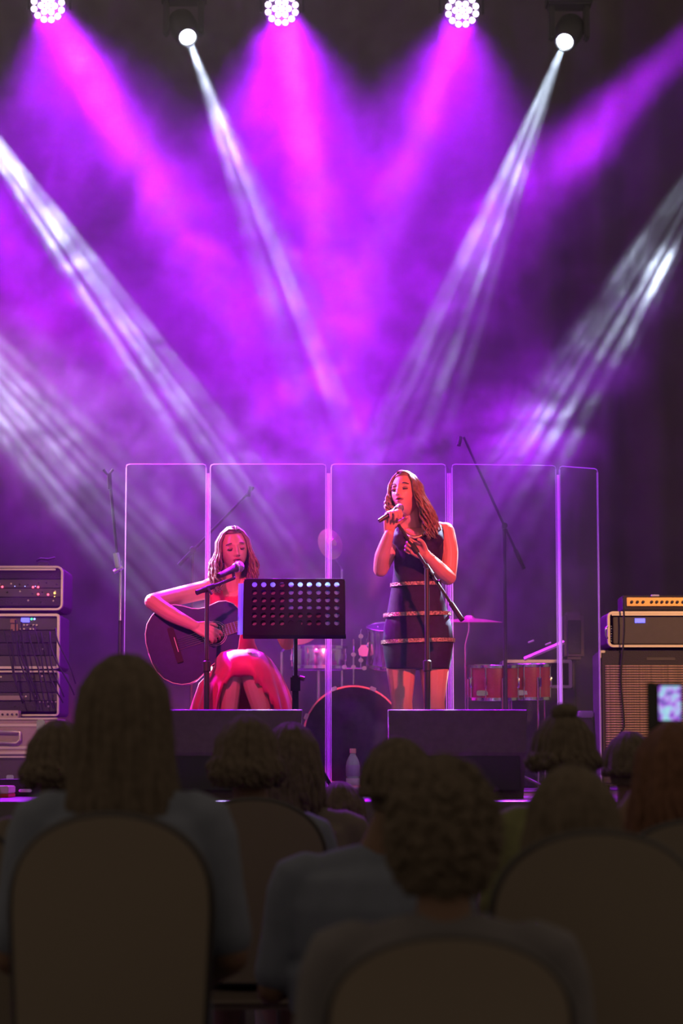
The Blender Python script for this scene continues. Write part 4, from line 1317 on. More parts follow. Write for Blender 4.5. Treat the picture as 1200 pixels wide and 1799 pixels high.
# ------------------------------------------------------------------ drum kit behind the shield
M_hoop = mat('wood_hoop', (0.70, 0.36, 0.20), 0.4, noise=0.2, nscale=20)
M_redsh = mat('red_sparkle_shell', (0.50, 0.05, 0.09), 0.3, noise=0.3, nscale=200, coat=0.5)
M_skinh = mat('drum_head', (0.55, 0.50, 0.60), 0.45)
M_clearh = bpy.data.materials.new('smoky_drum_head'); M_clearh.use_nodes = True
_b = M_clearh.node_tree.nodes['Principled BSDF']; _b.inputs['Base Color'].default_value = (0.60, 0.50, 0.75, 1); _b.inputs['Roughness'].default_value = 0.22
_b.inputs['Alpha'].default_value = 0.75
M_cym = mat('bronze_cymbal', (0.80, 0.50, 0.28), 0.3, metal=0.9)
M_blk = mat('black_hardware', (0.06, 0.05, 0.06), 0.45)


def drum(name, label, c, r, h, M, shell, lugs=8, grp=None, legs=False, par=None, head=None):
    """drum with axis along local z of M"""
    t = thing(name, label, 'drum', (c.x, c.y, c.z), grp)
    R = M.to_3x3().to_4x4()
    MB().lathe([(r * .985, -h / 2), (r, -h / 2 + .01), (r, h / 2 - .01), (r * .985, h / 2)], c, M=R, seg=36).build('shell', shell, t, smooth=40)
    for s_ in (-1, 1):
        MB().lathe([(r * 1.00, s_ * (h / 2 - .004)), (r * 1.045, s_ * (h / 2 - .004)), (r * 1.045, s_ * (h / 2 + .012)), (r * 1.02, s_ * (h / 2 + .014)), (r * 1.0, s_ * (h / 2 + .010))], c, M=R, seg=36).build('hoop', M_chrome, t, smooth=40)
    MB().lathe([(0, h / 2 + .006), (r, h / 2 + .006), (r, h / 2 + .002)], c, M=R, seg=36).build('head', head or M_skinh, t, smooth=40)
    for k in range(lugs):
        a = 2 * pi * (k + .5) / lugs
        q = lambda rr, z: c + R.to_3x3() @ Vector((rr * cos(a), rr * sin(a), z))
        lg = MB().tube([q(r * 1.03, -h / 2 + .0), q(r * 1.03, h / 2)], .004, 6).build('tension_rod', M_chrome, t, smooth=40)
        MB().tube([q(r * 1.01, -h * .14), q(r * 1.05, -h * .14), q(r * 1.05, h * .14), q(r * 1.01, h * .14)], .009, 6).build('lug', M_chrome, lg, smooth=40)
    return t


DD = 12.75
bc = P(621, 1289, DD); br_ = 89 * DD / FPX
bc.z = STAGE + br_ + .012
bd = thing('bass_drum', 'bass drum with a wooden hoop and a crown mark on its dark head', 'drum', (bc.x, bc.y, STAGE))
Ry = Matrix.Rotation(radians(90), 4, 'X')
MB().lathe([(br_ * .96, 0.02), (br_ * .965, .40), (br_ * .94, .42)], bc, 'Y', seg=48).build('shell', M_redsh, bd, smooth=40)
for y in (.0, .40):
    MB().lathe([(br_ * .965, y), (br_ * 1.0, y), (br_ * 1.0, y + .035), (br_ * .965, y + .035), (br_ * .965, y)], bc, 'Y', seg=64).build('hoop', M_hoop, bd, smooth=40)
MB().lathe([(0, .014), (br_ * .965, .014), (br_ * .965, .018)], bc, 'Y', seg=64).build('drum_head', M_clearh, bd, smooth=40)
for k in range(8):
    a = radians(22.5 + 45 * k)
    q = lambda rr, y: bc + Vector((rr * cos(a), y, rr * sin(a)))
    cl_ = MB().tube([q(br_ * 1.02, -.01), q(br_ * 1.03, .02), q(br_ * 1.03, .14)], .005, 8).build('tension_rod', M_chrome, bd, smooth=40)
    MB().bbox(-.017, .017, -.006, .02, -.011, .011, .003, Matrix.Translation(q(br_ * 1.005, -.004)) @ Matrix.Rotation(-a + pi / 2, 4, 'Y')).build('claw', M_chrome, cl_)
# crown mark on the head
crown = [(-.030, -.014), (-.037, .012), (-.020, .002), (-.012, .018), (0, .004), (.012, .018), (.020, .002), (.037, .012), (.030, -.014)]
cc = P(620, 1221, DD)
MB().prism(crown, lambda x, z: Vector((cc.x + x, bc.y + .010, cc.z + z)), lambda x, z: Vector((cc.x + x, bc.y + .0135, cc.z + z))).build('crown_mark', mat('mark_white', (.7, .68, .75), .5), bd)
for s_ in (-1, 1):
    MB().tube([bc + Vector((s_ * br_ * .8, .1, -br_ * .55)), Vector((bc.x + s_ * (br_ + .10), bc.y - .02, STAGE + .008))], .008, 8).build('spur', M_chrome, bd, smooth=40)
# mount on top of the bass drum: post, cross bar, clamps, block
mt = lambda x, y, d=0.1: P(x, y, DD + d)
MB().tube([mt(621, 1202), mt(621, 1123)], .0055, 8).build('mount_post', M_chrome, bd, smooth=40)
MB().tube([mt(603, 1174), mt(641, 1174)], .004, 8).build('mount_bar', M_chrome, bd, smooth=40)
MB().tube([mt(634, 1176), mt(634, 1108), mt(636, 1105)], .004, 8).build('mount_post', M_chrome, bd, smooth=40)
for x, y in ((621, 1172), (634, 1118), (605, 1172), (640, 1174), (621, 1150), (634, 1160)):
    q = mt(x, y, .09); MB().bbox(q.x - .013, q.x + .013, q.y - .01, q.y + .01, q.z - .011, q.z + .011, .004).build('clamp', M_chrome, bd)
blk = [(-.028, -.028), (-.034, .006), (-.016, .034), (.012, .036), (.030, .010), (.022, -.034), (-.004, -.036)]
cb_ = mt(639, 1143, .05)
MB().prism([(x * .9, z * .9) for x, z in blk], lambda x, z: Vector((cb_.x + x, cb_.y, cb_.z + z)), lambda x, z: Vector((cb_.x + x, cb_.y + .05, cb_.z + z))).build('jam_block', M_skinh, bd)
MB().tube([mt(640, 1150), mt(655, 1149), mt(662, 1143), mt(664, 1100)], .0055, 8).build('tom_arm', M_chrome, bd, smooth=True)
# rack tom behind the singer's hip
c = P(690, 1135, DD + .12)
drum('rack_tom', 'chrome-rimmed rack tom partly hidden behind the standing singer\'s hip', c, .145, .20, Matrix.Rotation(radians(14), 4, 'X'), M_chrome)
q = P(664, 1118, DD + .06)
MB().tube([q + Vector((-.02, 0, .03)), q + Vector((0, -.01, .0)), q + Vector((.03, 0, -.02)), q + Vector((-.03, 0, -.03))], .010, 8).build('tom_bracket', M_chrome, bd, smooth=True)
# snare
c = P(560, 1141, 13.5)
sn = drum('snare_drum', 'snare drum on its stand between the music stand and the shield post', Vector((c.x, c.y, c.z - .05)), .165, .11, Matrix.Rotation(0, 4, 'X'), M_chrome, grp=None)
MB().tube([(c.x, c.y, c.z - .12), (c.x, c.y, STAGE + .1)], .011, 10).build('stand_pole', M_chrome, sn, smooth=40)
for k in range(3):
    a = radians(30 + 120 * k)
    MB().tube([(c.x, c.y, STAGE + .2), (c.x + .22 * cos(a), c.y + .22 * sin(a), STAGE + .012)], .008, 8).build('leg', M_chrome, sn, smooth=40)
# floor toms
for px_, r_, y0, y1, dd, lab in ((868, .138, 1172, 1226, 12.9, 'red floor tom with chrome rim just right of the standing singer'), (932, .115, 1170, 1225, 13.05, 'darker red floor tom in front of the open silver-edged case')):
    c = (P(px_, y0, dd) + P(px_, y1, dd)) / 2
    h = P(px_, y0, dd).z - P(px_, y1, dd).z
    ft = drum('floor_tom', lab, c, r_, h, Matrix.Rotation(radians(3), 4, 'X'), M_redsh, grp='floor toms')
    for k in range(3):
        a = radians(-75 + 120 * k)
        MB().tube([(c.x + r_ * 1.08 * cos(a), c.y + r_ * 1.08 * sin(a), c.z + .02), (c.x + r_ * 1.1 * cos(a), c.y + r_ * 1.1 * sin(a), STAGE + .008)], .006, 8).build('leg', M_chrome, ft, smooth=40)
    for zz in (.3,):
        q = c + Vector((-r_ * .55, -r_ * .85, -h / 2 + .02))
        MB().bbox(q.x - .03, q.x + .05, q.y - .01, q.y + .01, q.z - .012, q.z + .018, .004).build('lug_plate', M_chrome, ft)


def cymbal(label, c, r, tilt, axis, pole_x, D_, grp='cymbals on stands'):
    t = thing('cymbal', label, 'cymbal', (pole_x, D_, STAGE), grp)
    M = axis if not isinstance(axis, str) else Matrix.Rotation(radians(tilt), 4, axis)
    MB().lathe([(0, .028), (.02, .027), (.035, .012), (r * .5, .006), (r, -.010), (r, -.012), (r * .5, .004), (0.03, .008)], c, M=M, seg=40).build('cymbal_disc', M_cym, t, smooth=40)
    MB().tube([(c.x, c.y, c.z + .03), (c.x, c.y, c.z - .06), (pole_x, D_, c.z - .14), (pole_x, D_, STAGE + .15)], .008, 8).build('stand_pole', M_chrome, t, smooth=40)
    for k in range(3):
        a = radians(50 + 120 * k)
        MB().tube([(pole_x, D_, STAGE + .25), (pole_x + .24 * cos(a), D_ + .24 * sin(a), STAGE + .012)], .008, 8).build('leg', M_chrome, t, smooth=40)
    return t


c = P(824, 1090, 13.0)
cymbal('flat bronze ride cymbal right of the standing singer, seen edge on', c, .19, 3, 'X', c.x - .02, 13.02)
c = P(582, 955, 13.8)
cymbal('tilted cymbal showing beside the shield post between the two performers', c, .095, 72, Matrix.Rotation(radians(40), 4, 'Z') @ Matrix.Rotation(radians(80), 4, 'X'), P(595, 955, 14.0).x + .02, 14.0)
c = P(522, 1098, 12.6)
cymbal('bronze cymbal peeking out below the music stand', c, .13, 55, 'X', c.x - .09, 12.78)

# boom microphone stands over the kit
def boom2(label, px_, D_, jy, e0, e1, micat=None):
    t = thing('microphone_stand', label, 'microphone stand', (P(px_, jy, D_).x, D_, STAGE), 'drum microphone stands')
    x = P(px_, jy, D_).x; z = P(px_, jy, D_).z
    MB().tube([(x, D_, STAGE + .08), (x, D_, z)], .011, 10).build('pole', M_blk, t, smooth=40)
    tripod(t, x, D_, .26, .12, m_=M_blk, rot=80, foot=False)
    MB().tube([e0, e1], .0075, 8).build('boom', M_blk, t, smooth=40)
    j = e0 + (e1 - e0) * ((Vector((x, D_, z)) - e0).dot(e1 - e0) / (e1 - e0).length_squared)
    MB().tube([j - Vector((0, .02, 0)), Vector((x, D_, z))], .017, 10).build('boom_joint', M_blk, t, smooth=40)
    d = (e1 - e0).normalized()
    MB().tube([e0, e0 + d * .12], .012, 8).build('counterweight', M_blk, t, smooth=40)
    MB().tube([e1 - Vector((0.02, 0, .0)), e1 + Vector((-.03, -.02, -.05))], .012, 10).build('overhead_mic', M_blk, t, smooth=40)
    return t


boom2('tall boom microphone stand reaching over the drums at the right', 886, 12.75, 925, P(921, 1000, 12.70), P(815, 768, 12.70))
boom2('thin boom microphone stand slanting up behind the seated guitarist', 338, 12.75, 965, P(314, 993, 12.7), P(446, 856, 12.7))
# extra upright pole beside the cymbal and the dark one before the toms
q = P(884, 1250, 12.5)
# ------------------------------------------------------------------ cases, racks and amplifiers
M_led_r = mat('red_led', (1, .1, .1), .4, emit=(1, .06, .10), estr=5)
M_led_o = mat('amber_led', (1, .6, .1), .4, emit=(1, .5, .08), estr=4)
M_led_g = mat('green_led', (.1, 1, .3), .4, emit=(.05, .9, .25), estr=3)
M_led_b = mat('blue_led', (.3, .4, 1), .4, emit=(.25, .3, 1), estr=3)
M_disp = mat('blue_display', (.2, .2, .9), .4, emit=(.12, .14, 1.0), estr=1.6)
M_panel = mat('rack_panel', (0.07, 0.055, 0.06), 0.45, noise=.1, nscale=30)
M_tan = mat('kraft_sticker', (0.45, 0.25, 0.13), 0.7)
M_goldp = mat('gold_amp_panel', (0.85, 0.50, 0.18), 0.35, metal=0.5)


def framed_case(name, label, cat, x0, x1, y0p, y1p, D_, depth, edge=.016, rad=.03, grp=None, back=True):
    """road case seen from its open front: alu-edged rounded frame, dark shell and gear inside"""
    a, b = P(x0, y1p, D_), P(x1, y0p, D_)
    X0, X1, Z0, Z1 = a.x, b.x, a.z, b.z
    t = thing(name, label, cat, ((X0 + X1) / 2, D_, Z0), grp)
    def rr(X0, X1, Z0, Z1, r, n=5):
        o = []
        for cx, cz, s in ((X1 - r, Z1 - r, 0), (X0 + r, Z1 - r, 90), (X0 + r, Z0 + r, 180), (X1 - r, Z0 + r, 270)):
            for k in range(n + 1):
                an = radians(s + 90 * k / n); o.append((cx + r * cos(an), cz + r * sin(an)))
        return o
    o1 = rr(X0, X1, Z0, Z1, rad); o2 = rr(X0 + edge, X1 - edge, Z0 + edge, Z1 - edge, max(.004, rad - edge))
    n = len(o1)
    vs = [(x, D_, z) for x, z in o1] + [(x, D_, z) for x, z in o2] + [(x, D_ + .04, z) for x, z in o1] + [(x, D_ + .04, z) for x, z in o2]
    fs = []
    for k in range(n):
        k2 = (k + 1) % n
        fs += [(k, k2, n + k2, n + k), (2 * n + k, 3 * n + k, 3 * n + k2, 2 * n + k2), (k, 2 * n + k, 2 * n + k2, k2), (n + k, n + k2, 3 * n + k2, 3 * n + k)]
    MB().add(vs, fs).build('front_edge', M_alu, t, smooth=30)
    vs = [(x, D_ + .04, z) for x, z in o1] + [(x, D_ + depth, z) for x, z in o1] + [(x * 1, D_ + .04, z) for x, z in o2] + [(x, D_ + depth - .02, z) for x, z in o2]
    fs = []
    for k in range(n):
        k2 = (k + 1) % n
        fs += [(k, n + k, n + k2, k2), (2 * n + k, 2 * n + k2, 3 * n + k2, 3 * n + k)]
    fs += [tuple(range(n, 2 * n)), tuple(range(3 * n, 4 * n))[::-1]]
    MB().add(vs, fs).build('shell', M_tolex, t, smooth=30)
    return t, X0 + edge, X1 - edge, Z0 + edge, Z1 - edge


def knob(t, x, y, z, r=.008, m_=None):
    MB().lathe([(r, 0), (r * .9, -.010), (r * .3, -.012), (0, -.012)], (x, y, z), 'Y', seg=14).build('knob', m_ or M_blackpl, t, smooth=40)


def led(t, px_, py_, D_, m_, r=.006):
    q = P(px_, py_, D_)
    MB().ell(q, r, r * .6, r, seg=8, rings=6).build('indicator_light', m_, t, smooth=True)


RD = 12.35
# lower heavy case carrying the left stack
xL, xR = P(-46, 1390, RD).x, P(100, 1390, RD).x
zt = P(0, 1326, RD).z
t = thing('equipment_case', 'black equipment case at the bottom of the left rack stack', 'case', ((xL + xR) / 2, RD, STAGE), 'left rack stack')
MB().bbox(xL, xR - .01, RD, RD + .5, STAGE, zt - .002, .012).build('body', M_tolex, t)
MB().bbox(xL + .02, xR - .04, RD - .006, RD + .01, STAGE + .05, zt - .03, .004).build('door', M_panel, t)
MB().box(xL, xR - .012, RD - .004, RD + .002, zt - .016, zt - .004).build('edge_strip', M_alu, t)
for px_ in (18, 62):
    q = P(px_, 1368, RD); MB().bbox(q.x - .02, q.x + .02, RD - .014, RD - .004, q.z - .02, q.z + .02, .004).build('latch', M_chrome, t)
# tan case with handle
z0, z1 = zt, P(0, 1262, RD).z
t = thing('equipment_case', 'silver and tan flight case with a curved handle, left of the stage', 'case', ((xL + xR) / 2, RD - .02, z0), 'left rack stack')
MB().bbox(xL, xR, RD - .02, RD + .45, z0, z1, .012).build('body', M_case, t)
for za, zb in ((z1 - .008, z1 + .003), (z1 - .045, z1 - .030), (z0 + .030, z0 + .046), (z0 + .002, z0 + .018)):
    MB().bbox(xL - .002, xR + .002, RD - .027, RD + .0, za, zb, .003).build('edge_strip', M_alu, t)
q = P(73, 1275, RD)
for x in (q.x, P(-22, 1275, RD).x):
    MB().bbox(x - .022, x + .022, RD - .04, RD - .022, q.z - .03, q.z + .032, .006).build('latch', M_chrome, t)
ha, hb, hc_ = P(-20, 1286, RD - .04), P(35, 1286, RD - .05), P(35, 1303, RD - .05)
MB().tube([ha, hb + Vector((-.02, 0, .0)), hb, hc_ + Vector((0, 0, .01)), hc_ + Vector((-.02, 0, -.008)), Vector((ha.x, hc_.y, hc_.z - .002))], .0085, 8).build('handle', M_alu, t, smooth=True)
# little mixer box
q0, q1 = P(-10, 1262, RD + .05), P(32, 1248, RD + .05)
t = thing('control_box', 'small pale control box with knobs lying on the tan flight case', 'control box', ((q0.x + q1.x) / 2, RD + .05, z1 + .004))
MB().bbox(q0.x, q1.x, RD + .05, RD + .16, z1 + .004, q1.z, .003).build('body', mat('pale_box', (.6, .5, .45), .5), t)
for px_ in (2, 11, 19, 27): knob(t, P(px_, 1255, RD).x, RD + .05, P(px_, 1255, RD + .05).z, .006)
# lower rack: dark, with strips and sockets
RB = RD + .18
def rack(label, x0, x1, y0p, y1p, fn, edge=.016, rad=.03):
    t, X0, X1, Z0, Z1 = framed_case('rack_case', label, 'rack', x0, x1, y0p, y1p, RB, .45, edge, rad, 'left rack stack')
    fn(t, X0, X1, Z0, Z1)
    return t


def fill_units(t, X0, X1, Z0, Z1, units, rnd):
    z = Z1
    for hgt, m_, kn in units:
        zb = max(z - hgt, Z0)
        if z - zb < .01: break
        u = MB().bbox(X0 + .003, X1 - .003, RB + .03, RB + .25, zb + .002, z - .002, .003).build('rack_unit', m_, t)
        for k in range(kn):
            x = X0 + (X1 - X0) * (k + .5 + rnd.uniform(-.15, .15)) / kn
            MB().lathe([(.006, 0), (.005, -.009), (0, -.010)], (x, RB + .031, (z + zb) / 2 + rnd.uniform(-.006, .006)), 'Y', seg=10).build('knob', M_blackpl if rnd.random() < .6 else M_alu, u, smooth=40)
        z = zb


rnd = random.Random(5)
def low_rack(t, X0, X1, Z0, Z1):
    fill_units(t, X0, X1, Z0, Z1, [(.05, M_panel, 8), (.06, M_tolex, 0), (.045, M_panel, 6), (.06, M_tolex, 5)], rnd)
    for px_ in range(70, 99, 7):
        led(t, px_, 1233, RB + .02, M_alu, .005)
    q0, q1 = P(-10, 1230, RB), P(40, 1222, RB)
    MB().bbox(q0.x, q1.x, RB + .015, RB + .035, q0.z, q1.z, .003).build('label_strip', M_case, t)
rack('open rack case with dim sockets, lowest of the three left racks', -46, 104, 1178, 1258, low_rack, .010, .02)
def mid_rack(t, X0, X1, Z0, Z1):
    fill_units(t, X0, X1, Z0, Z1, [(.075, M_panel, 0), (.07, M_tolex, 4), (.07, M_tolex, 3), (.08, M_panel, 0)], rnd)
    q0, q1 = P(36, 1093, RB), P(51, 1085, RB)
    MB().bbox(q0.x, q1.x, RB + .014, RB + .035, q0.z, q1.z, .002).build('display', M_disp, t)
    led(t, 55.5, 1087.5, RB + .02, M_led_g, .006); led(t, 60.5, 1087.5, RB + .02, M_led_b, .006)
    for (xa, ya, xb, yb) in ((18, 1108, 31, 1096), (17, 1094, 28, 1087)):
        q0, q1 = P(xa, ya, RB), P(xb, yb, RB)
        MB().bbox(q0.x, q1.x, RB + .012, RB + .035, q0.z, q1.z, .002).build('sticker', M_tan, t)
    for i in range(6):
        for j in range(2):
            q = P(37 + i * 5.5, 1098 + j * 7, RB + .02); MB().bbox(q.x - .005, q.x + .005, q.y - .006, q.y + .01, q.z - .004, q.z + .004, .001).build('push_button', M_alu if (i + j) % 3 else M_blackpl, t)
rack('open rack case with a small lit blue display, middle of the three left racks', -46, 105, 1078, 1175, mid_rack, .014, .02)
def top_rack(t, X0, X1, Z0, Z1):
    fill_units(t, X0, X1, Z0, Z1, [(.06, M_tolex, 0), (.05, M_panel, 9), (.05, M_panel, 7), (.05, M_tolex, 6)], rnd)
    for px_, py_ in ((4, 1031), (58, 1031.5), (67, 1031.5), (67, 1044), (84.5, 1044.5)):
        led(t, px_, py_, RB + .015, M_led_r, .0062)
    led(t, 96, 1042, RB + .015, M_led_o, .006); led(t, 96, 1048, RB + .015, M_led_o, .003)
    for px_ in (26, 44, 62): led(t, px_, 1030, RB + .015, M_led_b, .0028)
    MB().box(X0, X1 - .03, RB + .0, RB + .012, Z1 - .014, Z1 - .004).build('inner_rail', M_alu, t)
rack('rounded rack case with red indicator lights, topmost of the left racks', -46, 111, 994, 1072, top_rack, .011, .035)
# small thing on top
q = P(78, 985, RB + .1)
t = thing('clip_device', 'small dark device lying on top of the left racks', 'lamp', (q.x, q.y, P(78, 994, RB).z))
zb = P(78, 993, RB).z
MB().bbox(q.x - .035, q.x + .03, q.y - .03, q.y + .03, zb + .002, zb + .022, .006).build('body', M_panel, t)
MB().tube([(q.x - .045, q.y, zb + .03), (q.x - .02, q.y, zb + .045), (q.x + .02, q.y, zb + .04), (q.x + .06, q.y, zb + .05)], .007, 8).build('arm', M_blackmetal, t, smooth=True)
# cables hanging over the racks
for i in range(11):
    x0 = 8 + i * 9 + rnd.uniform(-4, 4); y0 = 1060 + rnd.uniform(0, 60)
    x1 = x0 + rnd.uniform(5, 45); y1 = 1180 + rnd.uniform(10, 75)
    pts = []
    for k in range(9):
        s_ = k / 8
        pts.append(P(x0 + (x1 - x0) * s_ ** 1.4 + 3 * sin(s_ * 6 + i), y0 + (y1 - y0) * s_, RD + .06 - .05 * sin(pi * s_)))
    o = MB().tube(pts, .0042, 6).build('cable', M_rubber, None, smooth=True, loc=pts[0])
    tag(o, 'thin black cable hanging in the loose bunch over the left racks', 'cable', 'cables over the left racks')
# cap and keyboard end by the left stage edge
q = P(50, 1378, 10.6)
t = thing('cap', 'small peaked cap lit violet beside the left cases', 'cap', (q.x, q.y, STAGE + .0))
sx = P(50, 1368, 10.6); 
stz = STAGE
# footlocker the cap lies on
MB_h = P(50, 1369, 10.6).z
fl = thing('equipment_case', 'low dark case under the violet cap at the left stage edge', 'case', (q.x, 10.6, STAGE))
MB().bbox(q.x - .14, q.x + .10, 10.5, 10.75, STAGE, MB_h, .008).build('body', M_tolex, fl)
MB().bbox(q.x - .03, q.x + .03, 10.488, 10.5, STAGE + .02, STAGE + .035, .004).build('handle', M_chrome, fl)
M_capc = mat('pale_cap', (.75, .7, .85), .7)
vs, fs = [], []
mm = MB()
mm.ell((sx.x, 10.62, MB_h), .040, .045, .036, seg=20, rings=10)
mm.v = [Vector((p.x, p.y, max(p.z, MB_h + .001))) for p in mm.v]
mm.build('crown', M_capc, t, smooth=True)
MB().prism([(-.036, 0), (-.03, -.04), (0, -.052), (.03, -.04), (.036, 0)], lambda x, y: Vector((sx.x + x - .004, 10.60 + y, MB_h + .001)), lambda x, y: Vector((sx.x + x - .004, 10.60 + y, MB_h + .004))).build('peak', M_capc, t)
q0, q1 = P(-40, 1394, 10.2), P(15, 1381, 10.2)
kb = thing('keyboard', 'end of a red and cream keyboard at the left stage edge', 'keyboard', ((q0.x + q1.x) / 2, 10.2, STAGE))
MB().bbox(q0.x, q1.x, 10.2, 10.42, STAGE, STAGE + .018, .003).build('base', mat('red_base', (.7, .05, .06), .5), kb)
MB().bbox(q0.x, q1.x, 10.2, 10.42, STAGE + .018, q1.z, .004).build('top_panel', mat('cream_keys', (.8, .62, .5), .5), kb)

# right-hand amplifier stack
AD = 12.3
X0, X1 = P(1056, 1350, AD).x, P(1262, 1350, AD).x
zt = P(1100, 1143, AD).z
cab = thing('speaker_cabinet', 'tall black speaker cabinet with a ribbed tan grille cloth', 'speaker', ((X0 + X1) / 2, AD, STAGE))
MB().bbox(X0, X1, AD, AD + .36, STAGE + .03, zt, .012).build('cabinet', M_tolex, cab)
gx0, gx1, gz0, gz1 = P(1063, 1170, AD).x, P(1255, 1170, AD).x, P(1063, 1358, AD).z, P(1063, 1168, AD).z
M_cloth = mat('grille_cloth', (0.60, 0.38, 0.28), 0.8, noise=0.45, nscale=90)
MB().box(gx0, gx1, AD - .004, AD + .001, gz0, gz1).build('grille_backing', M_blackpl, cab)
nrow = int((gz1 - gz0) / (4.35 * AD / FPX))
me0 = None
for k in range(nrow):
    z = gz1 - (k + .5) * (gz1 - gz0) / nrow
    if me0 is None:
        o = MB().bbox(gx0, gx1, AD - .009, AD - .002, z - .0042, z + .0042, .0018, seg=1).build('grille_rib', M_cloth, cab, smooth=True); me0 = o; z00 = z
    else:
        o = me0.copy(); C.objects.link(o); o.location = me0.location + Vector((0, 0, z - z00))
for xx in (X0 + .03, X1 - .03):
    for yy in (AD + .04, AD + .32):
        MB().lathe([(.018, 0), (.02, .03)], (xx, yy, STAGE), seg=12).build('foot', M_rubber, cab, smooth=40)
for xx, s_ in ((X0, 1), (X1, -1)):
    MB().bbox(min(xx - .003 * s_, xx + .03 * s_), max(xx - .003 * s_, xx + .03 * s_), AD - .004, AD + .03, zt - .012, zt + .001, .003).build('corner_guard', M_alu, cab)
    MB().bbox(min(xx - .003 * s_, xx + .008 * s_), max(xx - .003 * s_, xx + .008 * s_), AD - .004, AD + .03, zt - .04, zt + .002, .002).build('corner_guard', M_alu, cab)
q0, q1 = P(1136, 1160, AD), P(1186, 1155, AD)
MB().bbox(q0.x, q1.x, AD - .004, AD + .002, q0.z, q1.z, .001).build('name_plate', M_panel, cab)
RB = AD + .02
t, a0, a1, b0_, b1_ = framed_case('rack_case', 'rounded rack case with a lit blue display on the speaker cabinet', 'rack', 1068, 1262, 1074, 1137, RB, .35, .013, .03)
MB().bbox(a0 + .02, a1 - .01, RB + .02, RB + .2, b0_ + .006, b1_ - .012, .003).build('power_amp_face', M_panel, t)
q0, q1 = P(1116, 1094, RB), P(1134, 1086, RB); MB().bbox(q0.x, q1.x, RB + .012, RB + .03, q0.z, q1.z, .001).build('display', M_disp, t)
MB().box(a0 + .01, a1, RB - .001, RB + .012, b1_ - .010, b1_ - .001).build('inner_rail', M_alu, t)
for k in range(7):
    q = P(1074.5, 1100 + k * 4.4, RB); MB().ell((q.x, RB + .012, q.z), .004, seg=8, rings=6).build('rail_screw', M_chrome, t, smooth=True)
MB().tube([P(1068, 1100, RB), P(1064, 1106, RB), P(1064, 1116, RB), P(1068, 1122, RB)], .005, 6).build('handle', M_chrome, t, smooth=True)
for xx in (a0 + .04, a1 - .05):
    MB().lathe([(.015, zt + .002), (.015, P(1100, 1136.5, RB).z)], (xx, RB + .1, 0), seg=10).build('foot', M_rubber, t, smooth=40)
    MB().lathe([(.015, zt + .002), (.015, P(1100, 1136.5, RB).z)], (xx, RB + .3, 0), seg=10).build('foot', M_rubber, t, smooth=40)
q0, q1 = P(1094, 1073, AD + .04), P(1262, 1046, AD + .04)
zc = P(1094, 1074, RB).z
hd = thing('amplifier_head', 'black amplifier head with a gold knob panel on top of the right stack', 'amplifier', ((q0.x + q1.x) / 2, AD + .04, zc))
MB().bbox(q0.x, q1.x, AD + .04, AD + .26, zc + .004, q1.z, .006).build('cabinet', M_tolex, hd)
p0, p1 = P(1101, 1065, AD + .04), P(1258, 1050, AD + .04)
fp = MB().bbox(p0.x, p1.x, AD + .030, AD + .05, p0.z, p1.z, .002).build('control_panel', M_goldp, hd)
for px_ in (1110, 1120, 1130, 1145, 1154, 1163, 1172, 1181, 1190, 1200, 1212, 1224):
    q = P(px_, 1057.5, AD + .03); MB().lathe([(.0085, 0), (.0075, -.012), (.002, -.013), (0, -.013)], (q.x, AD + .030, q.z), 'Y', seg=12).build('knob', M_blackpl, fp, smooth=40)
q = P(1151, 1048, AD + .035); MB().bbox(q.x - .022, q.x + .022, AD + .028, AD + .05, q.z, q.z + .010, .002).build('handle_plate', M_capc, hd)
pts = [P(1094 + 3 * sin(k * .7), 1052 + k * 20.5, AD - .03) for k in range(12)] + [P(1090, 1290, AD - .03), P(1086, 1320, AD - .03), P(1084, 1345, AD - .03)]
tag(MB().tube(pts, .005, 6).build('cable', M_rubber, None, smooth=True, loc=pts[0]), 'black cable hanging down the front of the right speaker cabinet', 'cable')

# open silver-edged case behind the floor toms and its dark stand
RB = 13.45
t, a0, a1, b0_, b1_ = framed_case('equipment_case', 'open silver-edged case behind the floor toms', 'case', 884, 1005, 1159, 1209, RB, .3, .018, .012)
z0 = P(900, 1210, RB).z
s2 = thing('equipment_case', 'dark closed trunk carrying the open silver-edged case', 'case', ((a0 + a1) / 2, RB, STAGE))
MB().bbox(a0 - .01, a1 + .03, RB - .02, RB + .32, STAGE, z0 - .003, .01).build('body', M_tolex, s2)
MB().box(a0, a1 + .02, RB - .025, RB - .018, STAGE + .1, STAGE + .115).build('edge_strip', M_panel, s2)
lid = MB().tube([P(921, 1158, RB), P(991, 1128, RB + .02)], .012, 4).build('lid_edge', M_alu, t)
MB().tube([P(928, 1129, RB), P(938, 1125, RB)], .006, 6).build('lid_stay', M_alu, t)
MB().tube([P(958, 1133, RB), P(968, 1129, RB)], .006, 6).build('lid_stay', M_alu, t)
q0, q1 = P(992, 1158, 13.9), P(1026, 1075, 13.9)
sp_ = thing('loudspeaker', 'dark loudspeaker in the shade behind the rightmost shield panels', 'speaker', ((q0.x + q1.x) / 2, 13.9, STAGE))
MB().bbox(q0.x, q1.x, 13.9, 14.1, q0.z, q1.z, .02).build('cabinet', M_mon, sp_)
MB().bbox(q0.x + .02, q1.x - .02, 13.892, 13.902, q0.z + .03, q1.z - .05, .004).build('grille', M_grille, sp_)
MB().tube([((q0.x + q1.x) / 2, 14.0, q0.z), ((q0.x + q1.x) / 2, 14.0, STAGE + .012)], .02, 10).build('stand_pole', M_blackmetal, sp_, smooth=40)
MB().lathe([(.16, 0), (.16, .012), (.03, .03)], ((q0.x + q1.x) / 2, 14.0, STAGE), seg=24).build('stand_base', M_blackmetal, sp_, smooth=40)
q0, q1 = P(1024, 1390, 12.62), P(1045, 1245, 12.62)
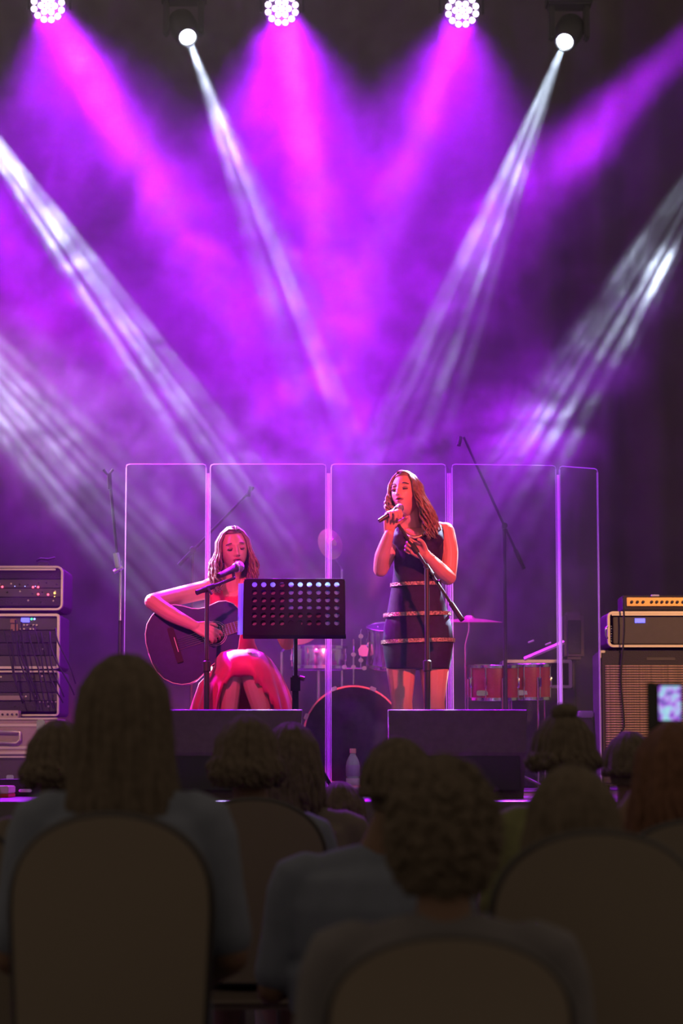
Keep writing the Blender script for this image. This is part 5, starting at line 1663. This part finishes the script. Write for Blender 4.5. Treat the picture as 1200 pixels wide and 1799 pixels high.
bx = thing('stage_box', 'pale grey utility box at the foot of the rightmost shield panel', 'box', ((q0.x + q1.x) / 2, 12.6, STAGE))
MB().bbox(q0.x - .02, q1.x - .01, 12.6, 12.85, STAGE, q1.z - .05, .01).build('body', M_mon, bx)
MB().bbox(q0.x - .02, q1.x - .01, 12.59, 12.85, q1.z - .05, q1.z - .012, .006).build('lid', mat('pale_lid', (.5, .45, .5), .5), bx)

# ------------------------------------------------------------------ the seated audience, backs to us
M_dk = mat('dark_cloth', (0.17, 0.143, 0.122), 0.9, noise=0.2, nscale=10)
M_dk2 = mat('dark_brown_cloth', (0.24, 0.16, 0.128), 0.9, noise=0.2, nscale=10)
M_blue = mat('grey_blue_shirt', (0.175, 0.206, 0.287), 0.9, noise=0.15, nscale=10)
M_grey = mat('grey_shirt', (0.154, 0.147, 0.166), 0.9, noise=0.15, nscale=10)
M_olive = mat('olive_shirt', (0.204, 0.216, 0.096), 0.9, noise=0.15, nscale=10)
M_ahair = mat('dark_hair', (0.156, 0.125, 0.1), 0.8, noise=0.3, nscale=40, spec=0.1)
M_rhair = mat('reddish_hair', (0.179, 0.09, 0.062), 0.75, noise=0.3, nscale=40, spec=0.15)
M_askin = mat('skin_audience', (0.173, 0.098, 0.069), 0.6)
M_chairc = mat('chair_cover', (0.224, 0.189, 0.157), 0.85)


def chair_proto():
    t = thing('banquet_chair', 'x', 'chair', (0, 0, 0), 'chairs of the audience')
    MB().bbox(-.21, .21, -.20, .24, .42, .47, .02).build('seat', M_chairc, t, smooth=40)
    n = 24
    out = []
    for i in range(n + 1):
        a = pi * i / n
        out.append((.215 * cos(a) * (1.0), .82 + .20 * sin(a) ** .75))
    out = [(.20, .50)] + out + [(-.20, .50)]
    f0 = lambda x, z: Vector((x, -.205 - .07 * (z - .5) - .03 * (1 - (x / .22) ** 2), z))
    f1 = lambda x, z: Vector((x * .96, -.165 - .07 * (z - .5) - .02 * (1 - (x / .22) ** 2), z))
    MB().prism(out, f0, f1).build('backrest', M_chairc, t, smooth=40)
    MB().tube([f0(x, z) + Vector((0, .02, 0)) for x, z in out], .013, 8).build('back_frame', M_blackmetal, t, smooth=40)
    for sx in (-1, 1):
        MB().tube([(sx * .19, .21, .43), (sx * .195, .24, 0.005)], .013, 8).build('leg', M_blackmetal, t, smooth=40)
        MB().tube([(sx * .19, -.19, .52), (sx * .19, -.19, .43), (sx * .195, -.25, 0.005)], .013, 8).build('leg', M_blackmetal, t, smooth=40)
    return t


ch0 = chair_proto()
chairs_used = [False]


def place_chair(x, y, rz, label, sz=1.0):
    o = ch0 if not chairs_used[0] else label_copy(ch0, (0, 0, 0))
    chairs_used[0] = True
    o.location = (x, y, 0); o.rotation_euler[2] = rz; o.scale = (1, 1, sz)
    o['label'] = label


def spectator(label, cx, D, top, hair='long', hm=M_ahair, shirt=M_dk, width=1.0, size=1.0, length=.35, yaw=0, seed=1,
              shoulder_cx=None, chair=None, chair_cx=None, arm_up=None, chair_sz=1.0):
    tp = P(cx, top, D)
    x, ztop = tp.x, tp.z
    sx = P(shoulder_cx, top, D).x if shoulder_cx is not None else x
    s = size
    hc = Vector((x, D, ztop - .125 * s))
    root = thing('person', label, 'person', (sx, D, 0), 'audience')
    R = euler(0, 0, 180 + yaw)
    nz = hc.z - .12 * s
    shz = hc.z - .235 * s
    b = MB()
    head_shape(b, hc, R, s, mouth=0.1, seg=60, rings=50)
    sl, sr = Vector((sx - .175 * s * width, D - .01, shz)), Vector((sx + .175 * s * width, D - .01, shz))
    b.limb([hc + Vector((0, -.02, -.05 * s)), (hc + Vector((sx, D, shz))) / 2 + Vector((0, -.02, -.02)), Vector((sx, D - .02, shz))], [.055 * s, .052 * s, .07 * s], sub=3)
    hipz = .56
    st_ = [(shz + .03, .10, .06), (shz, .155, .085), (shz - .08, .175, .11), (shz - .2, .165, .115), ((shz + hipz) / 2 - .06, .155, .115), (hipz + .05, .18, .13), (hipz - .06, .17, .14)]
    tr_ = [ring((sx + (x - sx) * .3 * (i == 0), D - .02 - .0 * i, z), a * s * width, c_ * s) for i, (z, a, c_) in enumerate(st_)]
    b.loft(tr_)
    arms = []
    for sgn, sh in ((-1, sl), (1, sr)):
        if arm_up and sgn == 1 or arm_up and arm_up == 'both':
            el = sh + Vector((sgn * .10 * s, .22, -.12)); wr = arm_up_pt + Vector((sgn * .045, -.03, -.15))
            b.limb([sh, (sh + el) / 2 + Vector((sgn * .02, 0, 0)), el], [.052 * s, .045 * s, .038 * s], sub=3)
            b.limb([el, (el + wr) / 2, wr], [.038 * s, .034 * s, .024 * s], sub=3)
            hand_shape(b, wr, (0, .1, 1), (-sgn, .4, 0), (0, -.6, .5), [(30, 40, 30)] * 4, sc=.95, thumb=(.8, .6))
            arms.append((sh, el, wr))
        else:
            el = sh + Vector((sgn * .06 * s, -.0, -.29 * s)); wr = Vector((sx + sgn * .11, D + .24, .62))
            b.limb([sh, (sh + el) / 2, el], [.052 * s, .045 * s, .039 * s], sub=3)
            b.limb([el, (el + wr) / 2, wr], [.039 * s, .034 * s, .024 * s], sub=3)
            hand_shape(b, wr, (-sgn * .3, 1, -.1), (0, 0, -1), (-sgn, 0, 0), [(15, 20, 15)] * 4, sc=.95)
            arms.append((sh, el, wr))
    for sgn in (-1, 1):
        hip = Vector((sx + sgn * .09, D, .55)); kn = Vector((sx + sgn * .11, D + .43, .53)); an = Vector((sx + sgn * .11, D + .42, .10))
        b.limb([hip, (hip + kn) / 2, kn], [.088, .078, .060], sub=3)
        b.limb([kn, (kn + an) / 2 + Vector((0, -.02, .06)), an], [.058, .052, .036], sub=3)
        b.limb([an + Vector((0, -.02, -.03)), an + Vector((0, .08, -.055)), an + Vector((0, .16, -.065))], [.036, .034, .028], sub=3)
    b.build('body', M_askin, root, remesh=.009, iters=2)
    sh_ = MB()
    sh_.loft([ring(sum(r, Vector()) / len(r), (max(p.x for p in r) - min(p.x for p in r)) / 2 + .020, (max(p.y for p in r) - min(p.y for p in r)) / 2 + .022) for r in tr_])
    sh_.limb([Vector((sx - .10 * s, D - .015, shz + .012)), Vector((sx, D - .03, shz + .03 * s)), Vector((sx + .10 * s, D - .015, shz + .012))], [.058 * s, .062 * s, .058 * s], sub=3)
    for sh, el, wr in arms:
        sh_.limb([Vector((sx, D - .01, shz)) * .45 + sh * .55, sh, (sh + el) / 2, el * .85 + sh * .15], [.05 * s, .063 * s, .058 * s, .056 * s], sub=3)
    sh_.build('shirt', shirt, root, remesh=.011, iters=4)
    tq = MB()
    for sgn in (-1, 1):
        hip = Vector((sx + sgn * .09, D, .55)); kn = Vector((sx + sgn * .11, D + .43, .53)); an = Vector((sx + sgn * .11, D + .42, .14))
        tq.limb([hip, (hip + kn) / 2, kn], [.10, .088, .070], sub=3)
        tq.limb([kn, (kn + an) / 2, an], [.068, .062, .052], sub=3)
        m = MB(); m.limb([an + Vector((0, -.03, -.085)), an + Vector((0, .08, -.095)), an + Vector((0, .17, -.103))], [.042, .040, .034], sub=3)
        m.build('shoe', M_blackpl, root, smooth=True)
    tq.build('trousers', M_dk, root, remesh=.012, iters=3)
    h = MB()
    if hair == 'curly':
        rn = random.Random(seed)
        h.ell(hc + Vector((0, 0, -.008)), 1.0 * .104 * s, .122 * s, .138 * s, seg=24, rings=16)
        for i in range(1000):
            v = Vector((rn.gauss(0, 1), rn.gauss(0, 1), rn.gauss(0, 1))).normalized()
            if v.y > .55 and v.z < .35: continue
            if v.z < -.8: continue
            q = hc + Vector((0, 0, -.006)) + Vector((v.x * .106, v.y * .122, v.z * .140)) * s
            h.ell(q, rn.uniform(.007, .014) * s, seg=6, rings=5)
    elif hair == 'short':
        hair_locks(h, hc, R, s, 260, .03, .006, seed, front=75, thick=.013, outward=.004, part=.01)
    else:
        hair_locks(h, hc, R, s, 240 if hair == 'long' else 200, length, .010, seed, front=62, thick=.014, outward=.016)
        if hair == 'bun':
            h.ell(hc + Vector((0, -.03, .125 * s)), .045 * s, .045 * s, .032 * s, seg=16, rings=10)
    h.build('hair', hm, root, smooth=True)
    if chair:
        ccx = P(chair_cx, top, D).x if chair_cx is not None else sx
        place_chair(ccx, D - .02, 0, chair, chair_sz)
    return root


phone_c = P(1177, 1240, 6.35)
arm_up_pt = phone_c + Vector((0, 0, -.02))
spectator('woman with long straight dark hair and grey blue shirt, tallest head of the audience', 218, 5.3, 1150, 'long', shirt=M_blue, length=.46, seed=21, width=1.02,
          chair='dark round-backed chair under the long-haired woman at the left', size=1.06, chair_sz=1.03)
spectator('woman with shoulder-length dark hair in a pale blue shirt before the left floor monitor', 434, 7.1, 1258, 'long', shirt=M_blue, length=.09, seed=22, shoulder_cx=452,
          chair='round-backed chair of the woman in the pale blue shirt, second from the left', chair_cx=450, chair_sz=1.03)
spectator('woman with long dark hair beside the one in the pale blue shirt', 512, 7.85, 1270, 'long', shirt=M_dk, length=.22, seed=23, shoulder_cx=528)
spectator('small dark-haired child right below the water bottle', 598, 8.4, 1374, 'short', shirt=M_dk, size=.92, seed=24)
spectator('person with short dark hair and wide grey blue shirt, before the right floor monitor', 700, 6.2, 1297, 'short', shirt=M_blue, seed=25, shoulder_cx=650, width=1.12, size=1.03)
spectator('person with curly hair in a grey top, nearest head of the audience', 778, 4.4, 1342, 'curly', hm=M_ahair, shirt=M_grey, seed=26, width=1.15, size=1.0,
          chair='low dark chair under the curly-haired person', chair_sz=.84)
spectator('person with a small bun and an olive shirt beyond the nearer long-haired woman', 990, 7.0, 1252, 'bun', shirt=M_olive, length=.06, seed=27, size=.95)
spectator('woman with long dark hair and blue shirt sitting below the person with the bun', 1004, 5.05, 1345, 'long', shirt=M_blue, seed=28, length=.24, shoulder_cx=1025, width=1.0,
          chair='dark round-backed chair of the woman below the person with the bun')
spectator('person with reddish brown hair holding up a phone at the right edge', 1182, 5.9, 1272, 'long', hm=M_rhair, shirt=M_dk2, seed=29, length=.26, arm_up='both', shoulder_cx=1195,
          chair='dark chair under the person holding up a phone')
spectator('dark-haired person half hidden beside the one holding up a phone', 1108, 8.0, 1286, 'short', shirt=M_dk, seed=30, size=.98, width=.9)
spectator('dark-haired person with a raised face between the tan case and the tallest head', 104, 7.0, 1266, 'long', shirt=M_dk, seed=31, length=.08, size=.98)
spectator('person in dark clothes at the left picture edge, head cut off', -75, 5.9, 1300, 'short', shirt=M_dk, seed=32,
          chair='dark chair at the far left edge of the audience')

# the phone
M_phone = mat('phone_black', (0.03, 0.028, 0.03), 0.3)
ms = bpy.data.materials.new('phone_screen_picture'); ms.use_nodes = True
nt = ms.node_tree
pb = nt.nodes['Principled BSDF']; pb.inputs['Base Color'].default_value = (0.02, 0.02, 0.02, 1); pb.inputs['Roughness'].default_value = .2
tc = nt.nodes.new('ShaderNodeTexCoord'); no = nt.nodes.new('ShaderNodeTexNoise'); no.inputs['Scale'].default_value = 42; no.inputs['Detail'].default_value = 1.5
nt.links.new(tc.outputs['Object'], no.inputs['Vector'])
rp = nt.nodes.new('ShaderNodeValToRGB'); nt.links.new(no.outputs[0], rp.inputs[0])
e = rp.color_ramp.elements
e[0].position = .32; e[0].color = (.02, .30, .35, 1)
e[1].position = .75; e[1].color = (.75, .85, 1, 1)
x_ = e.new(.43); x_.color = (.38, .02, .75, 1)
x_ = e.new(.52); x_.color = (.55, .45, 1, 1)
x_ = e.new(.62); x_.color = (.30, .75, .85, 1)
nt.links.new(rp.outputs[0], pb.inputs['Emission Color']); pb.inputs['Emission Strength'].default_value = .9
ph = thing('phone', 'phone held up at the right edge with the stage glowing on its screen', 'phone', phone_c)
pw, phh = .036, .10
MB().bbox(phone_c.x - pw - .005, phone_c.x + pw, phone_c.y, phone_c.y + .008, phone_c.z - phh, phone_c.z + .062, .003).build('body', M_phone, ph)
MB().bbox(phone_c.x - .031, phone_c.x + .031, phone_c.y - .0012, phone_c.y + .001, phone_c.z - .040, phone_c.z + .055, .0005).build('screen', ms, ph)
MB().bbox(phone_c.x - pw - .028, phone_c.x - pw - .004, phone_c.y - .004, phone_c.y + .001, phone_c.z - phh, phone_c.z + .064, .002).build('case_flap', M_phone, ph)
q = phone_c + Vector((-.012, -.002, -.055))
MB().ell(q, .006, .002, .006, seg=12, rings=8).build('shutter_dot', mat('green_dot', (.1, .3, .05), .5, emit=(.12, .35, .06), estr=.8), ph)
